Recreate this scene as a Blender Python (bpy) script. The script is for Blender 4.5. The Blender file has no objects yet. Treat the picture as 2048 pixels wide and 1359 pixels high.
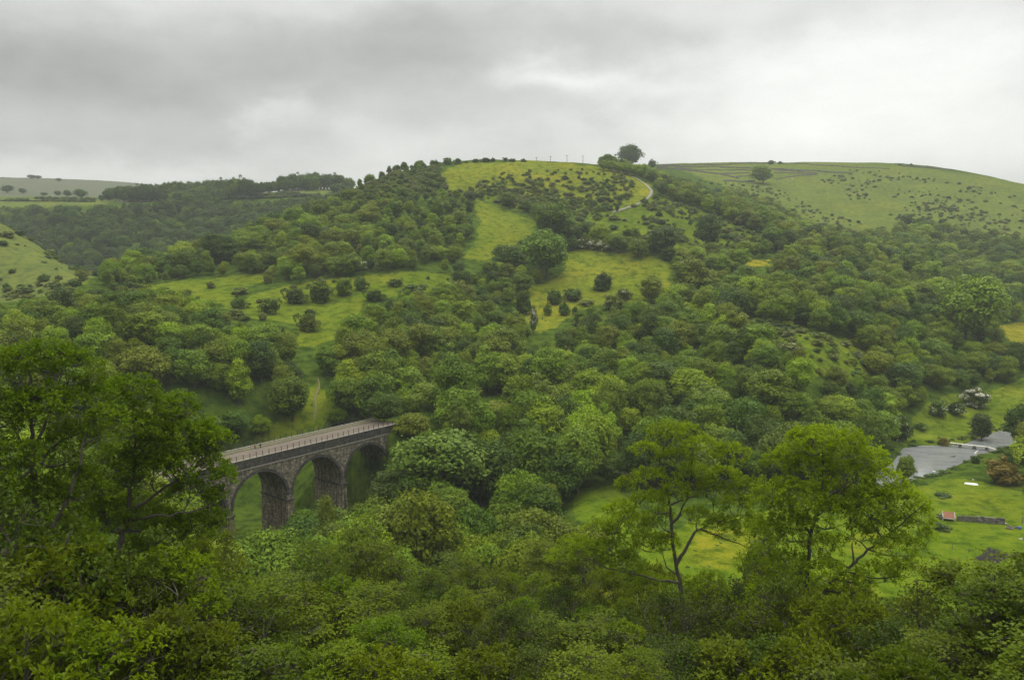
import bpy, math
import numpy as np

# ------------------------------------------------------------------ camera, world, sun, exposure
SC = bpy.context.scene
COL = SC.collection
F_PX, W_PX, H_PX = 1600.0, 2048.0, 1359.0
HORIZON = 490.0
PITCH = math.atan((H_PX / 2 - HORIZON) / F_PX)
EYE = np.array([0.0, 0.0, 80.0])
CP, SP = math.cos(PITCH), math.sin(PITCH)

cam_data = bpy.data.cameras.new("camera")
cam_data.sensor_width = 36.0
cam_data.lens = 36.0 * F_PX / W_PX
cam_data.clip_start = 0.5
cam_data.clip_end = 20000.0
cam = bpy.data.objects.new("camera", cam_data)
cam.location = EYE
cam.rotation_euler = (math.radians(90) - PITCH, 0, 0)
COL.objects.link(cam)
SC.camera = cam

SUN_EL, SUN_AZ = math.radians(52), math.radians(35)      # azimuth measured from +Y towards +X
sun_data = bpy.data.lights.new("sun", 'SUN')
sun_data.energy = 1.5
sun_data.angle = math.radians(35)
sun_data.color = (1.0, 0.96, 0.9)
sun = bpy.data.objects.new("sun", sun_data)
sun.rotation_euler = (math.radians(90) - SUN_EL, 0, math.pi - SUN_AZ)
sun.location = (300, 400, 600)
COL.objects.link(sun)

SC.view_settings.view_transform = 'Standard'
SC.view_settings.look = 'None'
SC.view_settings.exposure = 0.12
SC.view_settings.gamma = 1.0
SC.view_settings.use_curve_mapping = False
SC.render.engine = 'CYCLES'
cy = SC.cycles
cy.max_bounces = 6
cy.diffuse_bounces = 2
cy.glossy_bounces = 2
cy.transmission_bounces = 3
cy.volume_bounces = 1
cy.transparent_max_bounces = 4
cy.use_denoising = True
cy.denoiser = 'OPENIMAGEDENOISE'
cy.denoising_input_passes = 'RGB_ALBEDO_NORMAL'
cy.denoising_prefilter = 'NONE'
cy.sample_clamp_indirect = 4.0
SKY_STRENGTH = 1.0
ZENITH_GAIN = 3.4
HAZE_DENSITY = 0.00017


def px_dir(px, py):
    u = (np.asarray(px, float) - W_PX / 2) / F_PX
    v = (H_PX / 2 - np.asarray(py, float)) / F_PX
    return u, CP + v * SP, -SP + v * CP


def project(x, y, z):
    dx, dy, dz = x - EYE[0], y - EYE[1], z - EYE[2]
    dep = dy * CP - dz * SP
    up = dy * SP + dz * CP
    dep = np.where(dep < 0.1, 0.1, dep)
    return W_PX / 2 + F_PX * dx / dep, H_PX / 2 - F_PX * up / dep


class N:
    """small helper around a node tree"""
    def __init__(self, tree):
        self.t = tree
        tree.nodes.clear()

    def new(self, kind, **kw):
        n = self.t.nodes.new(kind)
        for k, v in kw.items():
            setattr(n, k, v)
        return n

    def link(self, a, b):
        self.t.links.new(a, b)

    def val(self, sock, v):
        if hasattr(v, 'links') or isinstance(v, bpy.types.NodeSocket):
            self.link(v, sock)
        else:
            sock.default_value = v

    def math(self, op, a, b=None, c=None, clamp=False):
        n = self.new('ShaderNodeMath', operation=op, use_clamp=clamp)
        self.val(n.inputs[0], a)
        if b is not None:
            self.val(n.inputs[1], b)
        if c is not None:
            self.val(n.inputs[2], c)
        return n.outputs[0]

    def mix(self, fac, a, b, blend='MIX'):
        n = self.new('ShaderNodeMix', data_type='RGBA', blend_type=blend)
        self.val(n.inputs[0], fac)
        self.val(n.inputs[6], a)
        self.val(n.inputs[7], b)
        return n.outputs[2]

    def noise(self, vec, scale, detail=4, rough=0.55, dist=0.0):
        n = self.new('ShaderNodeTexNoise')
        if vec is not None:
            self.link(vec, n.inputs['Vector'])
        n.inputs['Scale'].default_value = scale
        n.inputs['Detail'].default_value = detail
        n.inputs['Roughness'].default_value = rough
        n.inputs['Distortion'].default_value = dist
        return n

    def ramp(self, fac, stops):
        n = self.new('ShaderNodeValToRGB')
        el = n.color_ramp.elements
        while len(el) < len(stops):
            el.new(0.5)
        for e, (p, c) in zip(el, stops):
            e.position = p
            e.color = tuple(c) + (1,) if len(c) == 3 else c
        self.val(n.inputs[0], fac)
        return n.outputs[0]

    def mapping(self, vec, scale=(1, 1, 1), rot=(0, 0, 0)):
        n = self.new('ShaderNodeMapping')
        self.link(vec, n.inputs[0])
        n.inputs['Scale'].default_value = scale
        n.inputs['Rotation'].default_value = rot
        return n.outputs[0]


def build_world():
    w = bpy.data.worlds.new("World")
    SC.world = w
    w.use_nodes = True
    n = N(w.node_tree)
    tc = n.new('ShaderNodeTexCoord').outputs['Generated']
    sky = n.new('ShaderNodeTexSky', sky_type='NISHITA', sun_disc=False)
    sky.sun_elevation = SUN_EL
    sky.sun_rotation = SUN_AZ
    sep = n.new('ShaderNodeSeparateXYZ')
    n.link(tc, sep.inputs[0])
    # clouds live on directions: azimuth / elevation with a noisy warp
    warp = n.noise(n.mapping(tc, (1, 1, 1.8)), 5.0, 7, 0.55, 0.0)
    ws = n.new('ShaderNodeSeparateColor')
    n.link(warp.outputs['Color'], ws.inputs[0])
    az = n.math('ARCTAN2', sep.outputs[0], sep.outputs[1])
    el = n.math('ARCSINE', sep.outputs[2])
    az = n.math('ADD', az, n.math('MULTIPLY', n.math('SUBTRACT', ws.outputs[0], 0.5), 0.42))
    el = n.math('ADD', el, n.math('MULTIPLY', n.math('SUBTRACT', ws.outputs[1], 0.5), 0.13))
    total = 0.73
    blobs = [  # px, py, half width px, half height px, weight
        (250, 165, 620, 95, -0.24), (880, 85, 520, 75, -0.19), (1350, 60, 260, 45, -0.10),
        (300, 285, 420, 30, -0.09), (250, -60, 500, 60, 0.08), (200, 335, 500, 34, 0.10), (1700, 190, 420, 130, 0.30),
        (1120, 160, 150, 26, 0.22), (545, 245, 60, 30, 0.16), (1120, 225, 140, 45, -0.10),
        (1900, 330, 500, 60, 0.08), (800, 300, 260, 30, 0.06), (1900, 60, 250, 60, 0.05)]
    for bx, by, bw, bh, wgt in blobs:
        u, yc, zc = px_dir(bx, by)
        a0, e0 = math.atan2(u, yc), math.atan2(zc, math.hypot(u, yc))
        da = n.math('DIVIDE', n.math('SUBTRACT', az, a0), bw / F_PX)
        de = n.math('DIVIDE', n.math('SUBTRACT', el, e0), bh / F_PX)
        q = n.math('ADD', n.math('MULTIPLY', da, da), n.math('MULTIPLY', de, de))
        g = n.math('EXPONENT', n.math('MULTIPLY', q, -1.0))
        total = n.math('MULTIPLY_ADD', g, wgt, total)
    fine = n.noise(n.mapping(tc, (1, 1, 2.1)), 4.2, 10, 0.56, 0.0)
    total = n.math('MULTIPLY_ADD', n.math('SUBTRACT', fine.outputs[0], 0.5), 0.48, total)
    # an overcast sky is brighter overhead
    up = n.new('ShaderNodeMapRange', interpolation_type='SMOOTHSTEP')
    n.link(sep.outputs[2], up.inputs[0])
    up.inputs[1].default_value, up.inputs[2].default_value = 0.42, 1.0
    up.inputs[3].default_value, up.inputs[4].default_value = 0.0, ZENITH_GAIN
    total = n.math('ADD', total, up.outputs[0])
    total = n.math('MAXIMUM', total, 0.05)
    cc = n.new('ShaderNodeCombineColor')
    n.link(n.math('MULTIPLY', total, 1.0), cc.inputs[0])
    n.link(total, cc.inputs[1])
    n.link(n.math('MULTIPLY', total, 0.965), cc.inputs[2])
    skyd = n.mix(1.0, sky.outputs[0], (0.08, 0.08, 0.08, 1), 'MULTIPLY')
    col = n.mix(0.94, skyd, cc.outputs[0])
    bg = n.new('ShaderNodeBackground')
    n.link(col, bg.inputs[0])
    bg.inputs[1].default_value = SKY_STRENGTH
    out = n.new('ShaderNodeOutputWorld')
    n.link(bg.outputs[0], out.inputs[0])


build_world()

# ------------------------------------------------------------------ helpers
rng = np.random.default_rng(7)


def hash2(ix, iy, seed):
    h = (ix.astype(np.int64) * 374761393 + iy.astype(np.int64) * 668265263 + seed * 1442695041) & 0xFFFFFFFF
    h = ((h ^ (h >> 13)) * 1274126177) & 0xFFFFFFFF
    return ((h ^ (h >> 16)) & 0xFFFF) / 65535.0


def vnoise(x, y, wl, seed=0):
    x, y = np.asarray(x, float) / wl, np.asarray(y, float) / wl
    ix, iy = np.floor(x), np.floor(y)
    fx, fy = x - ix, y - iy
    fx, fy = fx * fx * (3 - 2 * fx), fy * fy * (3 - 2 * fy)
    a, b = hash2(ix, iy, seed), hash2(ix + 1, iy, seed)
    c, d = hash2(ix, iy + 1, seed), hash2(ix + 1, iy + 1, seed)
    return (a * (1 - fx) + b * fx) * (1 - fy) + (c * (1 - fx) + d * fx) * fy - 0.5


def inpoly(px, py, poly):
    px, py = np.asarray(px, float), np.asarray(py, float)
    res = np.zeros(px.shape, bool)
    n = len(poly)
    for i in range(n):
        x1, y1 = poly[i]
        x2, y2 = poly[(i + 1) % n]
        if y1 == y2:
            continue
        c = ((y1 > py) != (y2 > py)) & (px < (x2 - x1) * (py - y1) / (y2 - y1) + x1)
        res ^= c
    return res


def mesh_np(name, V, F, mats=(), face_mat=None, tint=None, smooth=False):
    """V (n,3); F: (m,k) int array or list of such arrays with the same or different k"""
    me = bpy.data.meshes.new(name)
    V = np.asarray(V, np.float32)
    Fs = F if isinstance(F, list) else [F]
    Fs = [np.asarray(f, np.int32) for f in Fs if len(f)]
    me.vertices.add(len(V))
    me.vertices.foreach_set('co', V.ravel())
    nl = sum(f.size for f in Fs)
    npoly = sum(len(f) for f in Fs)
    me.loops.add(nl)
    me.polygons.add(npoly)
    me.loops.foreach_set('vertex_index', np.concatenate([f.ravel() for f in Fs]))
    tot = np.concatenate([np.full(len(f), f.shape[1], np.int32) for f in Fs])
    start = np.concatenate([[0], np.cumsum(tot)[:-1]]).astype(np.int32)
    me.polygons.foreach_set('loop_start', start)
    me.polygons.foreach_set('loop_total', tot)
    for m in mats:
        me.materials.append(m)
    if face_mat is not None:
        me.polygons.foreach_set('material_index', np.asarray(face_mat, np.int32))
    me.polygons.foreach_set('use_smooth', np.full(npoly, bool(smooth)))
    if tint is not None:
        a = me.attributes.new('tint', 'FLOAT', 'FACE')
        a.data.foreach_set('value', np.asarray(tint, np.float32))
    me.update()
    me.validate()
    return me


def link(name, me, parent=None, loc=None):
    o = bpy.data.objects.new(name, me)
    COL.objects.link(o)
    if parent is not None:
        o.parent = parent
    if loc is not None:
        o.location = loc
    return o


def tag(o, label=None, cat=None, group=None, kind=None):
    if label:
        o['label'] = label
    if cat:
        o['category'] = cat
    if group:
        o['group'] = group
    if kind:
        o['kind'] = kind
    return o


def root(name, loc, label, cat, group=None, rz=0.0, scale=(1, 1, 1)):
    o = bpy.data.objects.new(name, None)
    o.empty_display_size = 0.5
    COL.objects.link(o)
    o.location = loc
    o.rotation_euler = (0, 0, rz)
    o.scale = scale
    return tag(o, label, cat, group)


class MB:
    """collects boxes and tubes into one mesh"""
    def __init__(self):
        self.V, self.F, self.n = [], {}, 0

    def add(self, V, F):
        V = np.asarray(V, float)
        F = np.asarray(F, int)
        self.F.setdefault(F.shape[1], []).append(F + self.n)
        self.V.append(V)
        self.n += len(V)

    def box(self, x0, x1, y0, y1, z0, z1):
        V = [(x0, y0, z0), (x1, y0, z0), (x1, y1, z0), (x0, y1, z0), (x0, y0, z1), (x1, y0, z1), (x1, y1, z1), (x0, y1, z1)]
        F = [(0, 3, 2, 1), (4, 5, 6, 7), (0, 1, 5, 4), (1, 2, 6, 5), (2, 3, 7, 6), (3, 0, 4, 7)]
        self.add(V, F)

    def tube(self, pts, rad, sides=6):
        V, F = tube_np(pts, rad, sides)
        self.add(V, F)
        # end cap as a fan of one n-gon
        k = len(pts) - 1
        if sides == 4:
            self.add(V[k * sides:(k + 1) * sides], [(0, 1, 2, 3)])

    def mesh(self, name, mats=(), smooth=False):
        return mesh_np(name, np.concatenate(self.V), [np.concatenate(f) for f in self.F.values()], mats, smooth=smooth)

    def build(self, name, mat, parent=None, loc=None, smooth=False):
        return link(name, self.mesh(name, [mat], smooth), parent, loc)


def tube_np(pts, rad, sides=6):
    P = np.asarray(pts, float)
    n = len(P)
    R = np.broadcast_to(np.asarray(rad, float), (n,))
    T = np.gradient(P, axis=0)
    T /= np.maximum(np.linalg.norm(T, axis=1, keepdims=True), 1e-9)
    ref = np.where(np.abs(T[:, 2:3]) > 0.92, np.array([[1.0, 0, 0]]), np.array([[0, 0, 1.0]]))
    A = np.cross(T, ref)
    A /= np.maximum(np.linalg.norm(A, axis=1, keepdims=True), 1e-9)
    B = np.cross(A, T)
    ang = np.arange(sides) / sides * 2 * np.pi
    V = P[:, None, :] + R[:, None, None] * (A[:, None, :] * np.cos(ang)[None, :, None] + B[:, None, :] * np.sin(ang)[None, :, None])
    V = V.reshape(-1, 3)
    i = np.arange(n - 1)[:, None] * sides
    j = np.arange(sides)[None, :]
    j2 = (j + 1) % sides
    F = np.stack([i + j, i + j2, i + sides + j2, i + sides + j], -1).reshape(-1, 4)
    return V, F


def tubes_fast(A, M, B, ra, rb):
    """many thin three-sided three-point twigs at once"""
    n = len(A)
    if n == 0:
        return np.zeros((0, 3)), np.zeros((0, 4), int)
    P = np.stack([A, M, B], 1)
    T = B - A
    T /= np.maximum(np.linalg.norm(T, axis=1, keepdims=True), 1e-9)
    ref = np.where(np.abs(T[:, 2:3]) > 0.9, np.array([[1.0, 0, 0]]), np.array([[0, 0, 1.0]]))
    X = np.cross(T, ref)
    X /= np.maximum(np.linalg.norm(X, axis=1, keepdims=True), 1e-9)
    Y = np.cross(X, T)
    ang = np.arange(3) / 3 * 2 * np.pi
    ring = X[:, None, None, :] * np.cos(ang)[None, None, :, None] + Y[:, None, None, :] * np.sin(ang)[None, None, :, None]
    R = np.stack([np.broadcast_to(ra, (n,)), (np.broadcast_to(ra, (n,)) + np.broadcast_to(rb, (n,))) / 2, np.broadcast_to(rb, (n,))], 1)
    V = P[:, :, None, :] + ring * R[:, :, None, None]
    base = np.arange(n)[:, None, None] * 9 + np.arange(2)[None, :, None] * 3
    j = np.arange(3)[None, None, :]
    j2 = (j + 1) % 3
    F = np.stack([base + j, base + j2, base + 3 + j2, base + 3 + j], -1).reshape(-1, 4)
    return V.reshape(-1, 3), F


def unit(v):
    return v / np.maximum(np.linalg.norm(v, axis=-1, keepdims=True), 1e-9)


def rand_dirs(r, n):
    return unit(r.normal(size=(n, 3)))


# ------------------------------------------------------------------ materials
def mat_new(name):
    m = bpy.data.materials.new(name)
    m.use_nodes = True
    return m, N(m.node_tree)


def leaf_material(name, dark, light, rough=0.5, trans=0.3, var=0.27):
    m, n = mat_new(name)
    at = n.new('ShaderNodeAttribute', attribute_name='tint')
    info = n.new('ShaderNodeObjectInfo')
    geo = n.new('ShaderNodeTexCoord')
    nz = n.noise(geo.outputs['Object'], 0.55, 3)
    f = n.math('ADD', n.math('MULTIPLY', at.outputs['Fac'], 0.8), n.math('MULTIPLY', nz.outputs[0], 0.2))
    col = n.mix(f, tuple(dark) + (1,), tuple(light) + (1,))
    hsv = n.new('ShaderNodeHueSaturation')
    n.link(n.math('MULTIPLY_ADD', info.outputs['Random'], 0.022, 0.484), hsv.inputs['Hue'])
    n.link(n.math('MULTIPLY_ADD', n.math('FRACT', n.math('MULTIPLY', info.outputs['Random'], 7.31)), 0.2, 0.98), hsv.inputs['Saturation'])
    n.link(n.math('MULTIPLY_ADD', n.math('FRACT', n.math('MULTIPLY', info.outputs['Random'], 13.7)), var * 2, 1 - var), hsv.inputs['Value'])
    n.link(col, hsv.inputs['Color'])
    b = n.new('ShaderNodeBsdfPrincipled')
    n.link(hsv.outputs[0], b.inputs['Base Color'])
    b.inputs['Roughness'].default_value = rough
    b.inputs['Specular IOR Level'].default_value = 0.12
    t = n.new('ShaderNodeBsdfTranslucent')
    n.link(n.mix(1.0, hsv.outputs[0], (1.25, 1.2, 0.5, 1), 'MULTIPLY'), t.inputs[0])
    ms = n.new('ShaderNodeMixShader')
    ms.inputs[0].default_value = trans
    n.link(b.outputs[0], ms.inputs[1])
    n.link(t.outputs[0], ms.inputs[2])
    o = n.new('ShaderNodeOutputMaterial')
    n.link(ms.outputs[0], o.inputs[0])
    return m


def simple_material(name, c1, c2, scale=4.0, rough=0.8, detail=5, bump=0.0, spec=0.3, stretch=(1, 1, 1), metal=0.0):
    m, n = mat_new(name)
    tc = n.new('ShaderNodeTexCoord').outputs['Object']
    mp = n.mapping(tc, stretch)
    nz = n.noise(mp, scale, detail, 0.6)
    f = n.ramp(nz.outputs[0], [(0.3, (0, 0, 0)), (0.7, (1, 1, 1))])
    col = n.mix(f, tuple(c1) + (1,), tuple(c2) + (1,))
    b = n.new('ShaderNodeBsdfPrincipled')
    n.link(col, b.inputs['Base Color'])
    b.inputs['Roughness'].default_value = rough
    b.inputs['Specular IOR Level'].default_value = spec
    b.inputs['Metallic'].default_value = metal
    if bump:
        bp = n.new('ShaderNodeBump')
        bp.inputs['Strength'].default_value = bump
        bp.inputs['Distance'].default_value = 0.1
        n.link(nz.outputs[0], bp.inputs['Height'])
        n.link(bp.outputs[0], b.inputs['Normal'])
    o = n.new('ShaderNodeOutputMaterial')
    n.link(b.outputs[0], o.inputs[0])
    return m


LEAF = {
    'bright green': leaf_material('leaf_bright', (0.086, 0.144, 0.005), (0.190, 0.272, 0.009), trans=0.22),
    'mid green': leaf_material('leaf_mid', (0.050, 0.096, 0.004), (0.124, 0.188, 0.008), trans=0.22),
    'dark green': leaf_material('leaf_dark', (0.026, 0.056, 0.005), (0.068, 0.112, 0.009), trans=0.22),
    'olive green': leaf_material('leaf_olive', (0.072, 0.106, 0.005), (0.150, 0.190, 0.011), trans=0.22),
    'grey green': leaf_material('leaf_grey', (0.066, 0.094, 0.016), (0.135, 0.166, 0.032), var=0.2, trans=0.2),
    'russet green': leaf_material('leaf_russet', (0.105, 0.095, 0.014), (0.190, 0.135, 0.026)),
    'fresh ash': leaf_material('leaf_ash', (0.082, 0.136, 0.003), (0.200, 0.315, 0.008), var=0.10, trans=0.42),
    'dull ash': leaf_material('leaf_dimmed_ash', (0.050, 0.086, 0.002), (0.138, 0.215, 0.004), var=0.10, trans=0.40),  # duller ash, with the dim foreground put into its colour
    'sycamore': leaf_material('leaf_dimmed_sycamore', (0.038, 0.066, 0.003), (0.112, 0.148, 0.005), var=0.24, trans=0.38),  # leaf colour lowered to paint in the dim near slope
    'deep green': leaf_material('leaf_dimmed_green', (0.022, 0.043, 0.003), (0.062, 0.094, 0.005), var=0.22, trans=0.36),  # foreground dimness put into the leaf colour, not a darker species
}
BLOSSOM = simple_material('blossom', (0.26, 0.26, 0.19), (0.42, 0.41, 0.32), 3.0, 0.8)
BARK = simple_material('bark', (0.035, 0.030, 0.022), (0.085, 0.075, 0.058), 3.0, 0.9, bump=0.5, stretch=(3, 3, 0.6))
TWIG = simple_material('twig', (0.04, 0.034, 0.024), (0.075, 0.066, 0.05), 2.0, 0.9)

# ------------------------------------------------------------------ terrain
# every column gives the ground profile along one bearing: (range m, height)
# height is either ('y', photo row where that ground shows) or ('z', metres)
Y, Z = 'y', 'z'
COLS = {
    -900: [(60, Z, 50), (110, Z, 42), (200, Z, 36), (280, Z, 34), (340, Z, 40), (430, Z, 50), (520, Z, 70), (640, Z, 110), (800, Z, 100), (1000, Z, 80), (1200, Z, 120), (1400, Z, 150), (1650, Z, 170), (2900, Z, 220), (4200, Z, 200)],
    -400: [(60, Z, 46), (110, Z, 36), (200, Z, 26), (280, Z, 20), (340, Y, 730), (430, Y, 640), (520, Y, 560), (640, Y, 400), (800, Z, 90), (1000, Z, 60), (1200, Y, 450), (1330, Y, 400), (1600, Y, 390), (2900, Y, 363), (4200, Z, 200)],
    0: [(60, Z, 44), (110, Z, 33), (200, Z, 20), (270, Z, 6), (330, Y, 720), (420, Y, 625), (500, Y, 600), (640, Y, 440), (780, Z, 60), (930, Z, 28), (1150, Y, 450), (1300, Y, 404), (1600, Y, 390), (2900, Y, 365), (4200, Z, 200)],
    200: [(60, Z, 44), (110, Z, 32), (185, Z, 20), (265, Z, -5), (330, Y, 690), (420, Y, 600), (480, Y, 568), (590, Y, 552), (700, Z, 28), (820, Z, 22), (1000, Y, 460), (1120, Y, 407), (1600, Y, 393), (2900, Y, 370), (4200, Z, 200)],
    400: [(60, Z, 44), (100, Z, 26), (160, Z, 2), (265, Z, -7), (315, Y, 735), (400, Y, 645), (470, Y, 572), (540, Y, 530), (650, Z, 40), (780, Z, 25), (960, Y, 470), (1080, Y, 405), (1600, Y, 402), (2900, Y, 386), (4200, Z, 200)],
    600: [(60, Z, 44), (100, Z, 23), (150, Z, -2), (268, Z, -7), (320, Y, 770), (420, Y, 620), (520, Y, 515), (610, Y, 457), (720, Z, 75), (820, Z, 65), (950, Y, 430), (1080, Y, 380), (1600, Y, 398), (2900, Y, 396), (4200, Z, 200)],
    700: [(60, Z, 44), (100, Z, 23), (150, Z, -2), (268, Z, -7), (320, Y, 785), (430, Y, 600), (550, Y, 470), (680, Y, 393), (800, Z, 95), (900, Z, 88), (1000, Y, 412), (1100, Y, 378), (1600, Y, 398), (2900, Y, 398), (4200, Z, 200)],
    800: [(60, Z, 44), (100, Z, 23), (150, Z, -2), (270, Z, -7), (320, Y, 790), (430, Y, 597), (570, Y, 450), (740, Y, 348), (880, Z, 120), (980, Z, 108), (1080, Z, 112), (1200, Z, 122), (1600, Z, 140), (2900, Z, 165), (4200, Z, 170)],
    900: [(60, Z, 44), (100, Z, 23), (150, Z, -2), (270, Z, -7), (325, Y, 800), (440, Y, 602), (590, Y, 440), (780, Y, 329), (900, Z, 143), (1000, Z, 135), (1100, Z, 130), (1250, Z, 130), (1600, Z, 135), (2900, Z, 140), (4200, Z, 150)],
    1000: [(60, Z, 44), (100, Z, 23), (150, Z, -2), (270, Z, -7), (325, Y, 800), (450, Y, 605), (600, Y, 440), (800, Y, 323), (920, Z, 152), (1000, Z, 148), (1130, Z, 145), (1300, Z, 145), (1600, Z, 140), (2900, Z, 140), (4200, Z, 150)],
    1200: [(60, Z, 44), (100, Z, 23), (150, Z, 4), (272, Z, 3), (330, Y, 790), (460, Y, 600), (620, Y, 430), (800, Y, 331), (880, Z, 158), (960, Z, 157), (1100, Y, 345), (1350, Y, 336), (1700, Z, 150), (2900, Z, 150), (4200, Z, 150)],
    1300: [(60, Z, 44), (100, Z, 23), (150, Z, 4), (272, Z, 3), (330, Y, 780), (460, Y, 592), (620, Y, 430), (760, Y, 364), (850, Y, 368), (960, Y, 354), (1100, Y, 343), (1350, Y, 332), (1700, Z, 170), (2900, Z, 150), (4200, Z, 150)],
    1400: [(60, Z, 44), (100, Z, 23), (150, Z, 4), (280, Z, 3), (335, Y, 770), (465, Y, 600), (600, Y, 480), (720, Y, 408), (820, Y, 402), (940, Y, 377), (1100, Y, 354), (1380, Y, 330), (1700, Z, 180), (2900, Z, 150), (4200, Z, 150)],
    1600: [(60, Z, 44), (100, Z, 23), (150, Z, 4), (290, Z, 2.6), (340, Y, 745), (470, Y, 605), (580, Y, 520), (660, Y, 487), (760, Y, 482), (890, Y, 440), (1080, Y, 387), (1350, Y, 326), (1700, Z, 180), (2900, Z, 150), (4200, Z, 150)],
    1800: [(60, Z, 44), (100, Z, 23), (150, Z, 4), (350, Z, 2.0), (412, Y, 745), (505, Y, 630), (600, Y, 560), (685, Y, 525), (780, Y, 515), (900, Y, 462), (1060, Y, 400), (1320, Y, 330), (1700, Z, 170), (2900, Z, 140), (4200, Z, 140)],
    2048: [(60, Z, 45), (100, Z, 24), (150, Z, 5), (398, Z, 2.0), (462, Y, 770), (540, Y, 690), (615, Y, 655), (690, Y, 610), (780, Y, 562), (900, Y, 505), (1050, Y, 440), (1250, Y, 374), (1600, Z, 120), (2900, Z, 110), (4200, Z, 120)],
    2450: [(60, Z, 47), (100, Z, 28), (150, Z, 8), (420, Z, 2.5), (480, Y, 770), (555, Y, 690), (625, Y, 655), (700, Y, 622), (780, Y, 588), (900, Y, 545), (1050, Y, 495), (1250, Y, 455), (1600, Z, 90), (2900, Z, 90), (4200, Z, 100)],
    2950: [(60, Z, 50), (100, Z, 34), (150, Z, 14), (330, Z, 6), (380, Z, 12), (470, Z, 20), (560, Z, 28), (670, Z, 36), (780, Z, 46), (900, Z, 55), (1050, Z, 70), (1250, Z, 85), (1600, Z, 90), (2900, Z, 90), (4200, Z, 100)],
}


def pchip(x, y, xq):
    """monotone cubic through (x, y) along axis 0, evaluated at xq"""
    x = np.asarray(x, float)
    y = np.asarray(y, float)
    h = np.diff(x)
    d = np.diff(y) / h
    m = np.zeros_like(y)
    m[1:-1] = np.where(d[1:] * d[:-1] > 0, 2 * d[1:] * d[:-1] / np.where(d[1:] + d[:-1] == 0, 1, d[1:] + d[:-1]), 0)
    m[0], m[-1] = d[0], d[-1]
    i = np.clip(np.searchsorted(x, xq) - 1, 0, len(x) - 2)
    t = np.clip((xq - x[i]) / h[i], 0, 1)
    return ((2 * t ** 3 - 3 * t ** 2 + 1) * y[i] + (t ** 3 - 2 * t ** 2 + t) * h[i] * m[i]
            + (-2 * t ** 3 + 3 * t ** 2) * y[i + 1] + (t ** 3 - t ** 2) * h[i] * m[i + 1])


def col_t(px):
    return (px - W_PX / 2) / F_PX / CP


cpx = np.array(sorted(COLS))
ct = col_t(cpx)
KR = np.zeros((len(cpx), 17))
KZ = np.zeros((len(cpx), 17))
for i, p in enumerate(cpx):
    KR[i, 0], KZ[i, 0], KR[i, 1], KZ[i, 1] = 2.0, 78.2, 9.0, 72.0
    for k, (r_, typ, v_) in enumerate(COLS[p]):
        if typ == Y:
            v = (H_PX / 2 - v_) / F_PX
            s = (-SP + v * CP) / ((CP + v * SP) * math.sqrt(1 + ct[i] ** 2))
            zz = EYE[2] + r_ * s
        else:
            zz = v_
        KR[i, k + 2], KZ[i, k + 2] = r_, zz

NT, NR = 760, 720
TG = np.concatenate([np.linspace(ct[0], col_t(-60), 70)[:-1], np.linspace(col_t(-60), col_t(2108), NT - 138), np.linspace(col_t(2108), ct[-1], 70)[1:]])
LR = np.linspace(math.log(2.0), math.log(4200.0), NR)
# more rows where the picture looks at the hill
u_ = np.linspace(0, 1, NR)
LRK = np.interp(u_, [0, .12, .30, .62, .85, 1], np.log([2.0, 60, 200, 480, 1100, 4200]))
RG = np.exp(LRK)
GZ = np.zeros((len(TG), NR))
kr = np.stack([pchip(ct, KR[:, k], TG) for k in range(17)], 1)
kz = np.stack([pchip(ct, KZ[:, k], TG) for k in range(17)], 1)
for i in range(len(TG)):
    GZ[i] = pchip(np.log(kr[i]), kz[i], LRK)
cth = 1 / np.sqrt(1 + TG ** 2)
GX = (TG * cth)[:, None] * RG[None, :]
GY = cth[:, None] * RG[None, :]

# the viaduct's line: s runs along it, w across it (towards the far side)
VP = np.array([-77.83, 206.03])
VD = np.array([0.6170, 0.7870])
VN = np.array([-0.7870, 0.6170])
DECK_Z, VW = 21.0, 12.4


def via_sw(x, y):
    return (x - VP[0]) * VD[0] + (y - VP[1]) * VD[1], (x - VP[0]) * VN[0] + (y - VP[1]) * VN[1]


# undulation
amp = np.clip((GY - 60) / 200, 0, 1) * np.clip((GZ - 4) / 10, 0, 1)
GZ += amp * (vnoise(GX, GY, 55, 1) * 3.0 + vnoise(GX, GY, 19, 2) * 1.3 + vnoise(GX, GY, 6.5, 3) * 0.4)
GZ += (1 - amp) * np.clip((GY - 20) / 40, 0, 1) * (vnoise(GX, GY, 13, 4) * 0.5 + vnoise(GX, GY, 4, 5) * 0.16)
# embankments carrying the trail beyond both abutments
S_, W_ = via_sw(GX, GY)
wd = np.maximum(np.abs(W_ - VW / 2) - 6.0, 0)
for lo, hi in ((63.0, 150.0), (-140.0, -37.5)):
    ends = np.maximum(np.maximum(lo - S_, S_ - hi), 0)
    bank = DECK_Z - 0.35 - 0.62 * np.hypot(wd, ends * 1.6)
    GZ = np.where(GZ < bank, bank, GZ)
    flat = (wd < 0.01) & (ends < 0.01)
    GZ = np.where(flat & (S_ > 0) & (S_ < 90), np.minimum(GZ, DECK_Z - 0.3), GZ)
# keep the ground under the arches low
under = (S_ > -34) & (S_ < 60) & (W_ > -6) & (W_ < VW + 8)
GZ = np.where(under, np.minimum(GZ, -8.0 + 0.45 * np.maximum(np.maximum(-W_, W_ - VW), 0)), GZ)

WATER_Z = 1.0
eye_dz = EYE[2] - WATER_Z


def at_z(px, py, z):
    u, yc, zc = px_dir(px, py)
    t = (z - EYE[2]) / zc
    return np.array([EYE[0] + t * u, EYE[1] + t * yc, z])


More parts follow.
